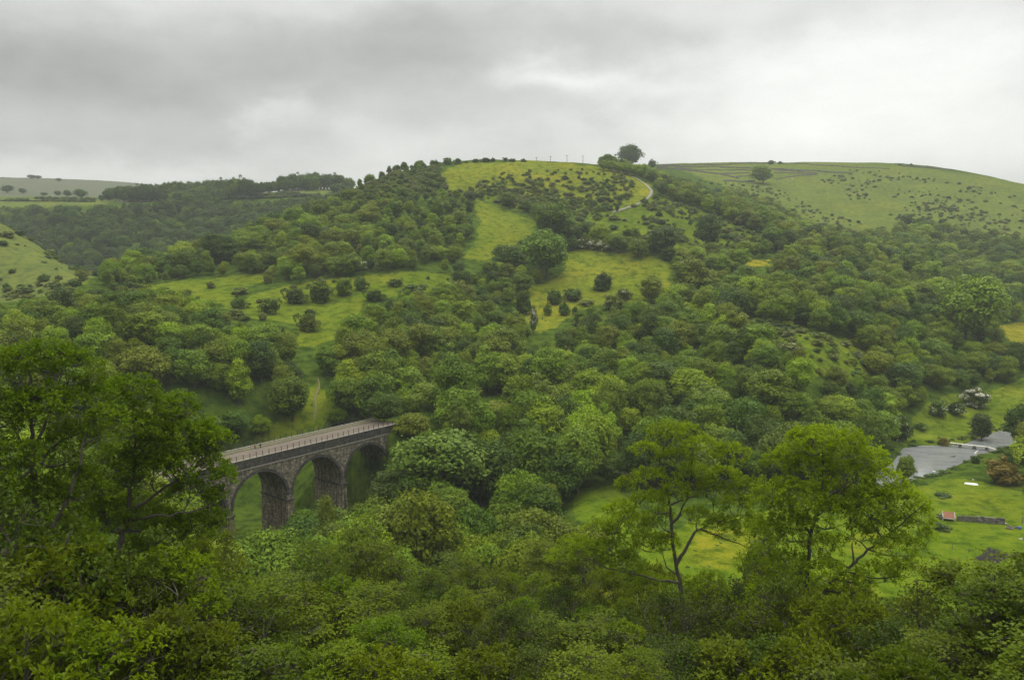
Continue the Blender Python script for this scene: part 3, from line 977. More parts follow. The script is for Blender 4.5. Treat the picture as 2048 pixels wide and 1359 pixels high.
def crown_np(seed, H, W, style, leaf=0.42, n=3400, blossom=0.0):
    """crown of leaf clumps gathered on lobes inside an envelope; returns V, F, material index, tint"""
    r = np.random.default_rng(seed)
    R = W / 2
    zc0 = {'domed': 0.06, 'oval': 0.04, 'spreading': 0.2, 'ragged': 0.08, 'conical': 0.02, 'bushy': -0.12}[style]
    nl = {'domed': 58, 'oval': 50, 'spreading': 44, 'ragged': 44, 'conical': 40, 'bushy': 22}[style]
    zb, zt = H * zc0, H
    d = rand_dirs(r, nl)
    if style != 'bushy':
        d[:, 2] = np.where(d[:, 2] < -0.35, -d[:, 2], d[:, 2])
    rad = r.uniform(0.5, 0.86, nl)
    prof = d[:, 2] * rad
    cx, cyy = d[:, 0] * rad * R, d[:, 1] * rad * R
    zmid = zb + (zt - zb) * (0.45 if style != 'spreading' else 0.4)
    cz = np.where(prof > 0, zmid + prof * (zt - zmid), zmid + prof * (zmid - zb) * 1.1)
    if style == 'conical':
        k = (cz - zb) / (zt - zb)
        cx *= 1.15 - k
        cyy *= 1.15 - k
    if style == 'bushy':
        st_ = r.uniform(0.6, 1.15, nl)
        cx *= st_
        cyy *= st_
        cz = np.maximum(cz * r.uniform(0.62, 1.12, nl), H * 0.05)
    if style == 'ragged':
        cx *= r.uniform(0.6, 1.25, nl)
        cyy *= r.uniform(0.6, 1.25, nl)
        cz += r.normal(0, H * 0.05, nl)
    # every crown leans and bulges its own way
    ka, kb = r.uniform(0, 6.28), r.uniform(0.08, 0.26)
    cx += np.cos(ka) * kb * R * (cz / H)
    cyy += np.sin(ka) * kb * R * (cz / H)
    big = r.integers(0, nl, 4)
    cx[big] *= 1.22
    cyy[big] *= 1.22
    cz[big] *= r.uniform(0.85, 1.1, 4)
    lr = R * r.uniform(0.20, 0.42, nl) * (0.85 if style in ('ragged', 'conical') else 1)
    lr = np.minimum(lr, (zt - zb) * 0.3)
    wts = lr ** 2
    idx = r.choice(nl, n, p=wts / wts.sum())
    dd = rand_dirs(r, n)
    dd[:, 2] = np.where((dd[:, 2] < -0.2) & (r.random(n) < .7), -dd[:, 2], dd[:, 2])
    q = r.uniform(0.72, 1.06, n) ** 0.7
    P = np.stack([cx, cyy, cz], 1)[idx] + dd * (lr[idx] * q)[:, None] * np.array([1, 1, 0.8])
    nm = dd + r.normal(0, 0.45, (n, 3)) + np.array([0, 0, 0.45])
    sz = leaf * r.uniform(0.55, 1.25, n)
    # a fringe of stray sprays that breaks the outline
    ns = int(n * 0.20)
    si = r.integers(0, n, ns)
    P2 = P[si] + dd[si] * r.uniform(0.10, 0.50, (ns, 1)) * lr[idx][si][:, None] + np.array([0, 0, 0.1])
    # and a looser core so that little shows through
    nc = int(n * 0.30)
    cd = rand_dirs(r, nc) * (r.random((nc, 1)) ** 0.4) * 0.72
    P3 = np.stack([cd[:, 0] * R, cd[:, 1] * R, zmid + cd[:, 2] * np.where(cd[:, 2] > 0, zt - zmid, zmid - zb)], 1)
    if style == 'conical':
        k = np.clip((P3[:, 2] - zb) / (zt - zb), 0, 1)
        P3[:, :2] *= (1.1 - k)[:, None]
    C = np.concatenate([P, P2, P3])
    Nn = np.concatenate([nm, rand_dirs(r, ns) + [0, 0, .5], rand_dirs(r, nc)])
    S = np.concatenate([sz, leaf * 0.6 * np.ones(ns), leaf * 1.35 * np.ones(nc)])
    C[:, 2] = np.maximum(C[:, 2], 0.05)
    V, F = leaf_quads(C, Nn, S, 0.62, r)
    lobe_t = r.random(nl)
    tint = np.concatenate([0.58 * lobe_t[idx] + 0.42 * r.random(n), 0.2 + 0.6 * r.random(ns), 0.15 + 0.5 * r.random(nc)])
    fm = np.zeros(len(F), int)
    if blossom:
        bl = r.random(n) < blossom * (0.3 + 1.4 * lobe_t[idx]) * (dd[:, 2] > -0.1)
        fm[:n][bl] = 1
    return V, F, fm, tint


def trunk_np(seed, H, W, style):
    r = np.random.default_rng(seed + 500)
    mb = MB()
    top = H * 0.72
    zz = np.linspace(-0.6, top, 7)
    wob = np.cumsum(r.normal(0, H * 0.012, (7, 2)), 0)
    wob -= wob[0]
    pts = np.concatenate([wob, zz[:, None]], 1)
    rad = np.linspace(H * 0.024 + .05, H * 0.006, 7)
    rad[0] *= 1.5
    mb.tube(pts, rad, 6)
    for k in range(7):
        a = r.uniform(0, 6.28)
        i = r.integers(2, 6)
        s = pts[i]
        e = np.array([math.cos(a) * W * 0.34, math.sin(a) * W * 0.34, min(H * 0.9, s[2] + H * r.uniform(.1, .3))])
        m_ = (s + e) / 2 + np.array([0, 0, -0.03 * H])
        mb.tube([s, m_, e], [rad[i] * .6, rad[i] * .4, .03], 5)
    return mb


PROTO = {}


def proto_tree(style, tone, var, H=12.0, W=11.0, blossom=0.0, n=4400, leaf=0.35):
    key = (style, tone, var, blossom)
    if key in PROTO:
        return PROTO[key]
    seed = (hash_s(style) * 31 + var * 977) % 100000
    V, F, fm, tint = crown_np(seed, H, W, style, leaf, n, blossom)
    cm = mesh_np('crown', V, F, [LEAF[tone], BLOSSOM], fm, tint)
    tm = trunk_np(seed, H, W, style).mesh('trunk', [BARK], True)
    PROTO[key] = (cm, tm, H, W)
    return PROTO[key]


def hash_s(s):
    h = 0
    for ch in s:
        h = (h * 131 + ord(ch)) & 0x7FFFFFFF
    return h


def plant(name, style, tone, x, y, h, w, label, cat, group=None, var=0, rz=0.0, blossom=0.0, bush=False, sink=0.25):
    if bush:
        cm, tm, H, W = proto_tree('bushy' if style not in ('conical',) else style, tone, var, 4.0, 4.6, blossom, 1500, 0.25)
    else:
        cm, tm, H, W = proto_tree(style, tone, var, 12.0, 11.0, blossom)
    z = float(gz(x, y)) - sink
    r_ = root(name, (x, y, z), label, cat, group, rz, (w / W, w / W, h / H))
    if bush:
        c = link('foliage', cm, r_)
        link('stems', tm, r_)
    else:
        c = link('crown', cm, r_)
        link('trunk', tm, r_)
    return r_, c


# ------------------------------------------------------------------ landmark trees and bushes, one by one
PX_AT = {}


def m_per_px(p):
    return ((p[1] - EYE[1]) * CP - (p[2] - EYE[2]) * SP) / F_PX


occupied = []           # x, y, radius


def landmark(px, py, wpx, hpx, style, tone, label, cat='tree', name='broadleaf_tree', blossom=0.0, bush=False, group=None, rng_m=None, var=None):
    if rng_m is None:
        p = at(px, py)
    else:                                    # base hidden: stand it at a known range, py is the row of its top
        u, yc, zc = px_dir(px, py)
        h_ = math.hypot(u, yc)
        x, y = u / h_ * rng_m, yc / h_ * rng_m
        p = np.array([x, y, float(gz(x, y))])
        top = EYE[2] + zc / h_ * rng_m
        hpx = (top - p[2]) / m_per_px(p)
    k = m_per_px(p)
    w, h = wpx * k, hpx * k
    occupied.append((p[0], p[1], w * 0.42))
    v = var if var is not None else int(abs(px * 7 + py * 13)) % 5
    return plant(name, style, tone, p[0], p[1], h, w, label, cat, group, v, (px * 1.7) % 6.28, blossom, bush)


T, B = 'tree', 'bush'
landmark(1260, 336, 54, 46, 'domed', 'dark green', 'big dark wide-crowned tree standing alone against the sky on the hilltop')
for i, (px, py, w, h) in enumerate([(1208, 341, 24, 22), (1222, 343, 24, 22), (1238, 346, 25, 22), (1254, 350, 26, 24), (1270, 353, 26, 26), (1284, 356, 26, 28), (1296, 358, 24, 26), (1308, 362, 24, 26), (1318, 366, 24, 24)]):
    landmark(px, py, w, h, 'oval', 'bright green', ['first', 'second', 'third', 'fourth', 'fifth', 'sixth', 'seventh', 'eighth', 'ninth'][i] + ' from the left in the row of fresh green trees below the skyline tree',
             group='fresh green trees on the hilltop')
landmark(1304, 338, 21, 18, 'ragged', 'dark green', 'small dark tree on the skyline just right of the big lone hilltop tree')
landmark(1525, 368, 46, 38, 'domed', 'bright green', 'lone round green tree among the stone walls of the far hill')
landmark(1542, 328, 15, 9, 'bushy', 'dark green', 'left of two dark bushes on the skyline above the lone walled-field tree', B, 'hawthorn_bush', bush=True)
landmark(1560, 328, 10, 7, 'bushy', 'dark green', 'right of two dark bushes on the skyline above the lone walled-field tree', B, 'hawthorn_bush', bush=True)
landmark(1800, 331, 11, 5, 'bushy', 'dark green', 'low left one of two bushes on the crest of the far right hill', B, 'hawthorn_bush', bush=True)
landmark(1823, 333, 8, 7, 'bushy', 'dark green', 'right one of two bushes on the crest of the far right hill', B, 'hawthorn_bush', bush=True)
SKYB = [(812, 343, 13, 9), (830, 340, 11, 10), (847, 337, 15, 12), (869, 333, 26, 15), (896, 329, 20, 18), (916, 327, 17, 12), (932, 326, 9, 5), (950, 325, 17, 9), (971, 324, 20, 11), (986, 323, 11, 9), (1011, 322, 11, 9), (1025, 323, 17, 8), (1047, 324, 13, 8)]
ORD = ['first', 'second', 'third', 'fourth', 'fifth', 'sixth', 'seventh', 'eighth', 'ninth', 'tenth', 'eleventh', 'twelfth', 'thirteenth', 'fourteenth', 'fifteenth', 'sixteenth']
for i, (px, py, w, h) in enumerate(SKYB):
    landmark(px, py, w, h, 'bushy', 'dark green', ORD[i] + ' from the left of the dark bushes along the skyline of the main hill', B, 'hawthorn_bush', bush=True, group='bushes on the main skyline')
MEADOW_TREES = [
    (1106, 486, 78, 84, 'ragged', 'mid green', 'tall thin-stemmed tree rising above the round grove between the hillside meadows'),
    (1092, 556, 100, 96, 'domed', 'mid green', 'broad dark domed tree at the left end of the main hillside meadow'),
    (1016, 538, 62, 50, 'domed', 'dark green', 'low dark round tree just left of the broad domed tree by the meadow'),
    (1128, 468, 50, 46, 'oval', 'mid green', 'small round tree right of the tall thin-stemmed tree on the hillside'),
    (1046, 588, 46, 44, 'oval', 'mid green', 'upright green tree in front of the broad domed tree by the meadow'),
    (1013, 596, 40, 44, 'oval', 'mid green', 'round green tree below the low dark tree beside the long meadow'),
    (612, 552, 56, 68, 'oval', 'olive green', 'tall pale round tree above the left part of the long meadow'),
    (1386, 592, 92, 82, 'ragged', 'olive green', 'thin open tree with dark stems at the right end of the main meadow'),
    (1302, 606, 62, 52, 'ragged', 'olive green', 'small sparse leaning tree at the lower right of the main meadow'),
    (1417, 498, 56, 72, 'oval', 'dark green', 'tall dark tree standing above the hedge right of the main meadow'),
    (1330, 508, 62, 54, 'domed', 'dark green', 'round dark tree in the hedge along the top of the main meadow'),
    (1236, 506, 42, 42, 'oval', 'mid green', 'bright round tree in the blossom hedge above the main meadow'),
    (1275, 516, 44, 40, 'oval', 'mid green', 'green tree between the round hedge trees above the main meadow'),
    (584, 842, 84, 92, 'domed', 'mid green', 'large round tree standing above the viaduct trail in the left glade'),
    (470, 880, 70, 64, 'domed', 'dark green', 'round dark tree close behind the viaduct railing beside the left foreground ash'),
    (676, 852, 42, 38, 'domed', 'mid green', 'small round tree behind the viaduct railing at its far end'),
    (770, 846, 74, 60, 'domed', 'dark green', 'dark domed tree behind the far end of the viaduct trail'),
    (525, 872, 40, 44, 'oval', 'mid green', 'small upright tree just behind the walkers on the viaduct'),
    (1930, 690, 132, 146, 'domed', 'bright green', 'huge bright domed tree towering over the right-hand wood'),
    (1830, 668, 50, 64, 'conical', 'dark green', 'dark pointed tree left of the huge bright dome in the right wood'),
    (1962, 884, 50, 58, 'ragged', 'dark green', 'dark spreading tree on the river bank behind the plank footbridge'),
    (2044, 900, 72, 96, 'domed', 'dark green', 'dark tree at the right edge beside the bright strip of river'),
    (1806, 968, 40, 60, 'ragged', 'mid green', 'slim little tree at the left corner of the pond'),
    (1732, 905, 70, 90, 'oval', 'mid green', 'upright green tree left of the pond behind the right foreground ash'),
]
for a in MEADOW_TREES:
    landmark(*a)
MEADOW_BUSHES = [
    (540, 626, 40, 36, 'dark green', 'dark dense bush at the left foot of the long meadow'),
    (722, 580, 30, 34, 'dark green', 'upright dark bush in the middle of the long meadow'),
    (791, 572, 32, 18, 'dark green', 'low dark bush right of the upright bush on the long meadow'),
    (749, 600, 40, 26, 'dark green', 'broad dark bush on the lower edge of the long meadow'),
    (478, 616, 34, 26, 'dark green', 'small dark bush in the left tongue of the long meadow'),
    (616, 662, 44, 44, 'olive green', 'straggly pair-topped bush alone on the lower left slope'),
    (1206, 580, 46, 40, 'dark green', 'solid dark bush alone in the middle of the main meadow'),
    (1110, 608, 34, 36, 'dark green', 'dark round bush left of the wide bush on the lower main meadow'),
    (1147, 600, 42, 30, 'dark green', 'wide bush beside the dark round bush on the lower main meadow'),
    (1048, 628, 40, 54, 'dark green', 'tall rounded bush left of the distant walker'),
    (1096, 630, 20, 28, 'olive green', 'small pale bush just above the distant walker'),
    (1128, 630, 24, 30, 'dark green', 'small upright bush right of the distant walker'),
    (1150, 628, 14, 20, 'dark green', 'tiniest upright bush right of the distant walker'),
    (1228, 618, 48, 34, 'grey green', 'grey bush below the solid dark bush of the main meadow'),
    (1246, 600, 34, 28, 'grey green', 'grey blossoming bush right of the grey bush below the main meadow'),
    (590, 606, 44, 36, 'dark green', 'bushy dark clump on the left part of the long meadow'),
    (640, 604, 54, 50, 'mid green', 'large green bush at the centre left of the long meadow'),
    (690, 590, 40, 40, 'mid green', 'rounded green bush right of the large one on the long meadow'),
    (825, 596, 56, 34, 'dark green', 'dark spreading bush at the right of the long meadow'),
    (536, 566, 24, 34, 'grey green', 'narrow grey bush at the top left of the long meadow'),
    (1874, 830, 36, 36, 'dark green', 'dark bush with a few white flowers left of the cream hawthorn'),
    (1910, 828, 36, 32, 'dark green', 'round dark bush between two flowering hawthorns above the river'),
    (1840, 858, 28, 18, 'mid green', 'low green bush on the bank left of the footbridge'),
    (2004, 966, 74, 58, 'russet green', 'russet-tinted round bush right of the pond'),
    (1886, 892, 20, 22, 'russet green', 'reddish bush hiding the left end of the plank footbridge'),
    (1950, 925, 18, 18, 'dark green', 'little dark bush at the water edge below the footbridge'),
    (1884, 992, 36, 10, 'dark green', 'low dark patch of scrub in the field below the pond'),
    (1882, 1058, 34, 14, 'dark green', 'low scrubby bush in front of the small rusty shelter'),
]
for px, py, w, h, tone, lab in MEADOW_BUSHES:
    bl = 0.12 if 'flower' in lab or 'blossom' in lab else 0.0
    landmark(px, py, w, h, 'bushy', tone, lab, B, 'hawthorn_bush', bush=True, blossom=bl)
landmark(1067, 668, 24, 58, 'conical', 'grey green', 'narrow conical hawthorn with pale blossom below the distant walker', B, 'hawthorn_bush', bush=True, blossom=0.25)
landmark(1948, 812, 62, 42, 'bushy', 'grey green', 'cream-flowering hawthorn bush on the slope above the river', B, 'hawthorn_bush', bush=True, blossom=0.6)
landmark(1796, 880, 50, 60, 'bushy', 'dark green', 'tall dark hawthorn with white flowers left of the river bank', B, 'hawthorn_bush', bush=True, blossom=0.15)
for i, (px, py, w, h) in enumerate([(1168, 496, 42, 26), (1190, 498, 34, 26), (1212, 500, 34, 22), (720, 540, 30, 20)]):
    landmark(px, py, w, h, 'bushy', 'grey green', ['left end bush of the cream-flowered hedge above the main meadow', 'middle bush of the cream-flowered hedge above the main meadow',
             'right bush of the cream-flowered hedge above the main meadow', 'cream-flowered bush at the wood edge above the long meadow'][i], B, 'hawthorn_bush', bush=True, blossom=0.4)
VALLEY_TREES = [  # px
    (1170, 1050, 176, 120, 'ragged', 'olive green', 'loose olive tree left of the gnarled ash'),
    (1262, 1092, 168, 84, 'oval', 'mid green', 'small green tree directly behind the low limb of the gnarled ash'),
    (1518, 1075, 172, 84, 'ragged', 'mid green', 'small loose tree in the meadow gap between the two right ashes'),
    (818, 826, 257, 74, 'domed', 'olive green', 'ivy-clad bushy tree standing right at the end of the viaduct deck'),
    (792, 935, 236, 104, 'oval', 'dark green', 'dark leafy tree at the right foot of the third viaduct arch'),
    (634, 930, 292, 46, 'oval', 'bright green', 'bright young tree seen through the middle viaduct arch'),
    #, top row, range, width px
    (880, 850, 236, 190, 'domed', 'mid green', 'great domed sycamore hiding the right end of the viaduct'),
    (962, 880, 240, 130, 'domed', 'dark green', 'dark round tree right of the great domed sycamore by the viaduct'),
    (1060, 862, 246, 120, 'domed', 'mid green', 'rounded tree in the valley bottom two crowns right of the viaduct'),
    (1120, 900, 240, 90, 'oval', 'dark green', 'dark upright tree above the small clearing in the valley bottom'),
    (885, 762, 292, 138, 'domed', 'olive green', 'yellow-tinted round tree just beyond the far end of the viaduct'),
    (985, 800, 285, 90, 'ragged', 'olive green', 'tall olive tree right of the yellow-tinted round tree'),
    (838, 978, 190, 150, 'ragged', 'olive green', 'tall loose olive tree standing in front of the viaduct'),
    (905, 1035, 198, 100, 'oval', 'mid green', 'green tree filling the gap right of the loose olive tree'),
    (596, 1034, 206, 106, 'domed', 'dark green', 'dark rounded tree at the foot of the middle viaduct pier'),
    (655, 992, 210, 72, 'conical', 'olive green', 'slim pointed tree in front of the second visible arch'),
    (1040, 1040, 185, 120, 'ragged', 'dark green', 'dusky loose tree at the left of the small valley clearing'),
    (965, 1080, 175, 90, 'oval', 'mid green', 'small pale sapling tree in the valley bottom gap'),
    (1290, 905, 270, 150, 'domed', 'dark green', 'dark tree behind the gnarled ash in the valley bottom'),
    (1400, 880, 275, 140, 'domed', 'mid green', 'round tree behind the top of the gnarled ash'),
    (1500, 900, 272, 130, 'oval', 'mid green', 'green tree seen between the two right foreground ashes'),
]
for px, top, rm, w, style, tone, lab in VALLEY_TREES:
    landmark(px, top, w, 0, style, tone, lab, rng_m=rm)
for i, (px, py, w, h) in enumerate([(64, 358, 18, 9), (76, 358, 14, 7), (117, 363, 13, 7), (14, 386, 24, 16), (46, 388, 16, 12), (88, 392, 14, 8), (116, 392, 14, 11), (136, 394, 18, 14), (162, 397, 26, 20), (256, 402, 18, 14)]):
    landmark(px, py, w, h, 'domed', 'dark green', ['left tree of the hazy pair on the farthest left ridge', 'right tree of the hazy pair on the farthest left ridge', 'single hazy tree on the farthest left ridge',
             'leftmost hazy tree on the far left fields', 'second hazy tree from the left on the far left fields', 'faint low tree on the far left fields', 'round hazy tree above the dark far hedge',
             'hazy tree just left of the biggest one on the far fields', 'biggest hazy tree on the far left fields', 'dark tree standing between the two farm buildings'][i])

# ------------------------------------------------------------------ woods and scrub over the hills
GAPPATCH = [(1482, 640), (1600, 655), (1720, 690), (1760, 735), (1700, 760), (1560, 740), (1480, 700)]
FARM_CLEAR = [(230, 390), (320, 390), (320, 405), (230, 406)]
SCR = {
    'hill': [(950, 372), (985, 345), (1110, 336), (1240, 346), (1268, 368), (1262, 392), (1240, 418), (1150, 440), (1085, 432), (1010, 412), (960, 392)],
    'flank': [(1240, 424), (1306, 392), (1400, 420), (1490, 455), (1540, 492), (1470, 512), (1350, 500), (1250, 484), (1150, 470), (1090, 444), (1150, 440)],
    'leftslope': [(250, 582), (400, 585), (470, 640), (560, 640), (590, 600), (470, 585), (420, 620), (250, 640), (60, 640), (120, 590)],
    'crest': [(690, 392), (780, 350), (880, 330), (880, 352), (905, 384), (960, 380), (960, 396), (860, 392), (770, 396)],
}


def scatter(spacing, x0, x1, y0, y1, seed):
    r = np.random.default_rng(seed)
    xs, ys = np.meshgrid(np.arange(x0, x1, spacing), np.arange(y0, y1, spacing * 0.87))
    xs = xs + (np.arange(xs.shape[0]) % 2)[:, None] * spacing / 2
    xs = xs + r.uniform(-.36, .36, xs.shape) * spacing
    ys = ys + r.uniform(-.36, .36, ys.shape) * spacing
    return xs.ravel(), ys.ravel(), r


def place_info(x, y):
    z = gz(x, y)
    rr = np.hypot(x, y)
    px, py = project(x, y, z)
    return z, rr, px, py


def keep_clear(x, y, h, w, z, rr, tol=0.8, names=None):
    """False where the crown would cover one of the open fields or the visible bridge or water"""
    ok = np.ones(x.shape, bool)
    k = F_PX / np.maximum((y * CP - (z - EYE[2]) * SP), 1)
    px, py = project(x, y, z)
    for fx, fz in ((0, 0.02), (0, 0.5), (-.4, .5), (.4, .5), (0, tol), (-.28, tol * .9), (.28, tol * .9), (-.35, .1), (.35, .1)):
        qx, qy = px + fx * w * k, py - fz * h * k
        for nm, (poly, r0, r1) in FIELD.items():
            if names is not None and nm not in names:
                continue
            if nm == 'righthill' and fz > 0.6:
                continue
            ok &= ~(inpoly(qx, qy, poly) & (rr > r0 - 140 - (120 if nm in ('trackside', 'long', 'main') else 0)) & (rr < r1))
        ok &= ~(inpoly(qx, qy, FARM_CLEAR) & (rr > 700) & (rr < 1125))
        ok &= ~(inpoly(qx, qy, VIA_CLEAR) & (rr < 300))
        ok &= ~(inpoly(qx, qy, POND_CLEAR) & (rr < 420))
    return ok


VIA_CLEAR = [(415, 945), (420, 905), (470, 878), (640, 843), (795, 825), (780, 880), (772, 912), (738, 985), (700, 1020), (690, 1030), (660, 990), (600, 1040), (560, 1060), (520, 1100), (470, 1085), (430, 1080)]
POND_CLEAR = [(1800, 966), (1835, 958), (1880, 946), (1925, 926), (1952, 913), (2020, 900), (2030, 868), (2000, 858), (1940, 872), (1800, 895)]
occ = np.array(occupied)

x, y, r1 = scatter(8.6, -640, 760, 150, 1180, 21)
x2, y2, _ = scatter(13.0, -900, 760, 640, 1180, 22)
z, rr, px, py = place_info(x, y)
nz = vnoise(x, y, 60, 31)
h = np.select([(rr < 260), (rr < 320), (rr < 430), (rr < 560)], [19.0, 16.5, 13.2, 11.0], 10.0)
left_low = (px < 640) & (rr < 560)
h = np.where(left_low, h * 0.92, h)
h = np.where(inpoly(px, py, [(220, 575), (400, 545), (560, 520), (640, 500), (660, 440), (560, 450), (400, 500)]), 14.5, h)
h = np.where((px > 1450) & (rr > 430), 12.5, h)
h = np.where((rr > 610) & (px > 640) & (px < 940), 6.8, h)
h = np.where((px < 760) & (rr > 740), 13.5, h)
h = np.where(inpoly(px, py, [(200, 415), (200, 398), (680, 374), (680, 392), (480, 405)]) & (rr > 1000), 16.0, h)
h = h * r1.uniform(0.58, 1.3, len(h)) * (1 + 0.3 * nz)
w = np.minimum(h * r1.uniform(0.62, 1.14, len(h)), 17.5)
vis = (z + h * 1.0 - EYE[2]) / rr > seen_slope(x, y) + 0.0015
keep = vis & (rr > 172) & (px > -90) & (px < 2140)
keep &= ~((y < 246) & (px > 1125) & (px < 2200))                     # valley floor is meadow
s_, w_ = via_sw(x, y)
keep &= ~((s_ > -45) & (s_ < 80) & (w_ > -7) & (w_ < VW + 5))
keep &= ~((s_ >= 80) & (s_ < 140) & (np.abs(w_ - VW / 2) < 4.5))
keep &= (poly_sd(x, y, POND) > 4.5)
main_back = (rr > 700) & (px > 700) & (px < 1240)
keep &= ~(main_back & (rr > 840))
keep &= ~((rr > 690) & (px > 845) & (px < 1205))
farleft = (rr > 740) & (px < 760)
keep &= ~(farleft & (py < 372))
keep &= ~((rr > 900) & (px > 1240) & (py < 478) & ~inpoly(px, py, [(1760, 470), (1800, 438), (1880, 440), (1960, 462), (2150, 480), (2150, 540), (1760, 540)]))
scrub = np.zeros(x.shape, bool)
for k_ in ('hill', 'flank', 'crest'):
    scrub |= inpoly(px, py, SCR[k_]) & (rr > 430) & (rr < 860)
lsl = inpoly(px, py, SCR['leftslope']) & (rr > 280) & (rr < 620)
scrub |= lsl & (vnoise(x, y, 30, 33) > 0.0)
scrub |= inpoly(px, py, GAPPATCH) & (rr < 620)
keep &= ~scrub
far_dense = r1.random(len(x)) < np.where(rr > 430, 0.82, 0.94)
keep &= far_dense
for cx_, cy_, cr_ in occupied:
    keep &= (np.hypot(x - cx_, y - cy_) > cr_ * 0.8 + w * 0.22)
LINE = []
for q_ in range(2):
    for a_ in np.arange(203, 512, 8.5):
        LINE.append((a_ + rng.uniform(-3, 3), 404 - 3 * q_ - 4 * (a_ > 380), np.interp(a_, [203, 225, 300, 420, 500, 512], [386, 373, 369, 361, 357, 366]) + rng.uniform(-3, 4)))
for a_ in np.arange(512, 674, 6.5):
    LINE.append((a_, np.interp(a_, [512, 590, 674], [392, 382, 380]), np.interp(a_, [512, 580, 640, 674], [364, 358, 366, 374]) + rng.uniform(-1.5, 2)))
lx = []
for a_, b_, t_ in LINE:
    p_ = at(a_, b_, 900)
    lx.append((p_[0], p_[1], max(4.0, (b_ - t_) * m_per_px(p_))))
lx = np.array(lx)
idx = np.nonzero(keep)[0]
ok = keep_clear(x[idx], y[idx], h[idx], w[idx], z[idx], rr[idx])
idx = idx[ok]
TREES = dict(x=x[idx], y=y[idx], h=h[idx], w=w[idx], r=rr[idx], px=px[idx], py=py[idx], z=z[idx])
lz, lr, lpx, lpy = place_info(lx[:, 0], lx[:, 1])
for k_, v_ in dict(x=lx[:, 0], y=lx[:, 1], h=lx[:, 2], w=lx[:, 2] * 0.62, r=lr, px=lpx, py=lpy, z=lz).items():
    TREES[k_] = np.concatenate([TREES[k_], v_])
nT = len(TREES['x'])
print('woodland trees', nT)

STYLES = ['domed', 'oval', 'ragged', 'domed', 'conical', 'oval']
rt = np.random.default_rng(77)
TREES['style'] = rt.choice(6, nT, p=[.16, .22, .30, .12, .08, .12])
tn = vnoise(TREES['x'], TREES['y'], 45, 41) * 0.9 + rt.normal(0, 0.33, nT)
TREES['tone'] = np.select([tn < -0.34, tn < 0.12, tn < 0.42], [0, 1, 2], 3)
TONES = ['dark green', 'mid green', 'bright green', 'olive green']


def ppx(d):
    return d['h'] * F_PX / np.maximum(d['y'] * CP - (d['z'] - EYE[2]) * SP, 1)


# bushes
bx, by, rb = scatter(5.2, -480, 640, 270, 1500, 51)
bz, brr, bqx, bqy = place_info(bx, by)
dens = np.zeros(bx.shape)
main_ = (brr > 430) & (brr < 860)
m_ = inpoly(bqx, bqy, SCR['hill']) & main_
dens[m_] = np.clip((bqy[m_] - 328) / 55, 0.12, 0.9) * np.clip(1.0 + vnoise(bx[m_], by[m_], 18, 58) * 1.3, 0.3, 1.3)
m_ = inpoly(bqx, bqy, SCR['flank']) & main_
dens[m_] = 0.45 * np.clip(1.0 + vnoise(bx[m_], by[m_], 22, 58) * 1.8, 0.2, 1.6)
m_ = inpoly(bqx, bqy, SCR['crest']) & main_
dens[m_] = 0.85
dens[lsl_ := inpoly(bqx, bqy, SCR['leftslope']) & (brr > 280) & (brr < 620)] = 0.8
m_ = inpoly(bqx, bqy, GAPPATCH) & (brr < 600)
dens[m_] = 0.7
m_ = inpoly(bqx, bqy, FIELD['grasshill'][0]) & (brr > 470) & (brr < 760)
dens[m_] = np.clip(0.22 + vnoise(bx[m_], by[m_], 40, 53) * 0.9, 0.03, 0.8)
m_ = inpoly(bqx, bqy, FIELD['long'][0]) & (brr > 280) & (brr < 640) & (bqy < 640)
dens[m_] = np.clip(vnoise(bx[m_], by[m_], 26, 59) * 1.6 - 0.12, 0.02, 0.6)
m_ = inpoly(bqx, bqy, [(1040, 600), (1330, 585), (1340, 615), (1120, 665), (1080, 670)]) & (brr < 640)
dens[m_] = 0.05
m_ = inpoly(bqx, bqy, [(1640, 360), (1700, 340), (1800, 345), (2060, 395), (2060, 490), (1900, 445), (1800, 445), (1750, 430)]) & (brr > 780)
dens[m_] = np.clip(0.08 + 0.22 * np.clip((bqx[m_] - 1700) / 250, 0, 1) * np.clip((bqy[m_] - 350) / 60, 0, 1) + vnoise(bx[m_], by[m_], 70, 54) * 0.55 + vnoise(bx[m_], by[m_], 25, 57) * 0.35, 0.0, 0.7)
m_ = inpoly(bqx, bqy, [(1400, 362), (1500, 390), (1560, 405), (1660, 462), (1760, 470), (1770, 455), (1660, 430), (1560, 380), (1480, 368)]) & (brr > 700)
dens[m_] = 0.22
m_ = inpoly(bqx, bqy, [(940, 440), (975, 430), (990, 520), (930, 530)]) & main_
dens[m_] = 0.12
hb = rb.uniform(1.8, 4.6, len(bx)) * np.where(inpoly(bqx, bqy, SCR['hill']), np.clip(0.68 + (bqy - 340) / 160, 0.68, 1.1), 1.0)
hb = np.where(brr > 870, rb.uniform(1.0, 3.4, len(bx)) ** 1.0, hb)
hb = np.where(brr < 600, hb * rb.uniform(0.5, 1.15, len(bx)), hb)
wb = hb * rb.uniform(0.9, 2.3, len(bx))
bvis = (bz + hb - EYE[2]) / brr > seen_slope(bx, by) + 0.0006
bk = bvis & (rb.random(len(bx)) < dens) & (bqx > -60) & (bqx < 2110)
for cx_, cy_, cr_ in occupied:
    bk &= (np.hypot(bx - cx_, by - cy_) > cr_ * 0.8)
ii = np.nonzero(bk)[0]
ii = ii[keep_clear(bx[ii], by[ii], hb[ii], wb[ii], bz[ii], brr[ii], 0.8, ('upper', 'trackside', 'gap'))]
BUSH = dict(x=bx[ii], y=by[ii], h=hb[ii], w=wb[ii], r=brr[ii], px=bqx[ii], py=bqy[ii], z=bz[ii])
nB = len(ii)
print('bushes', nB)
BT = ['dark green', 'grey green', 'olive green']
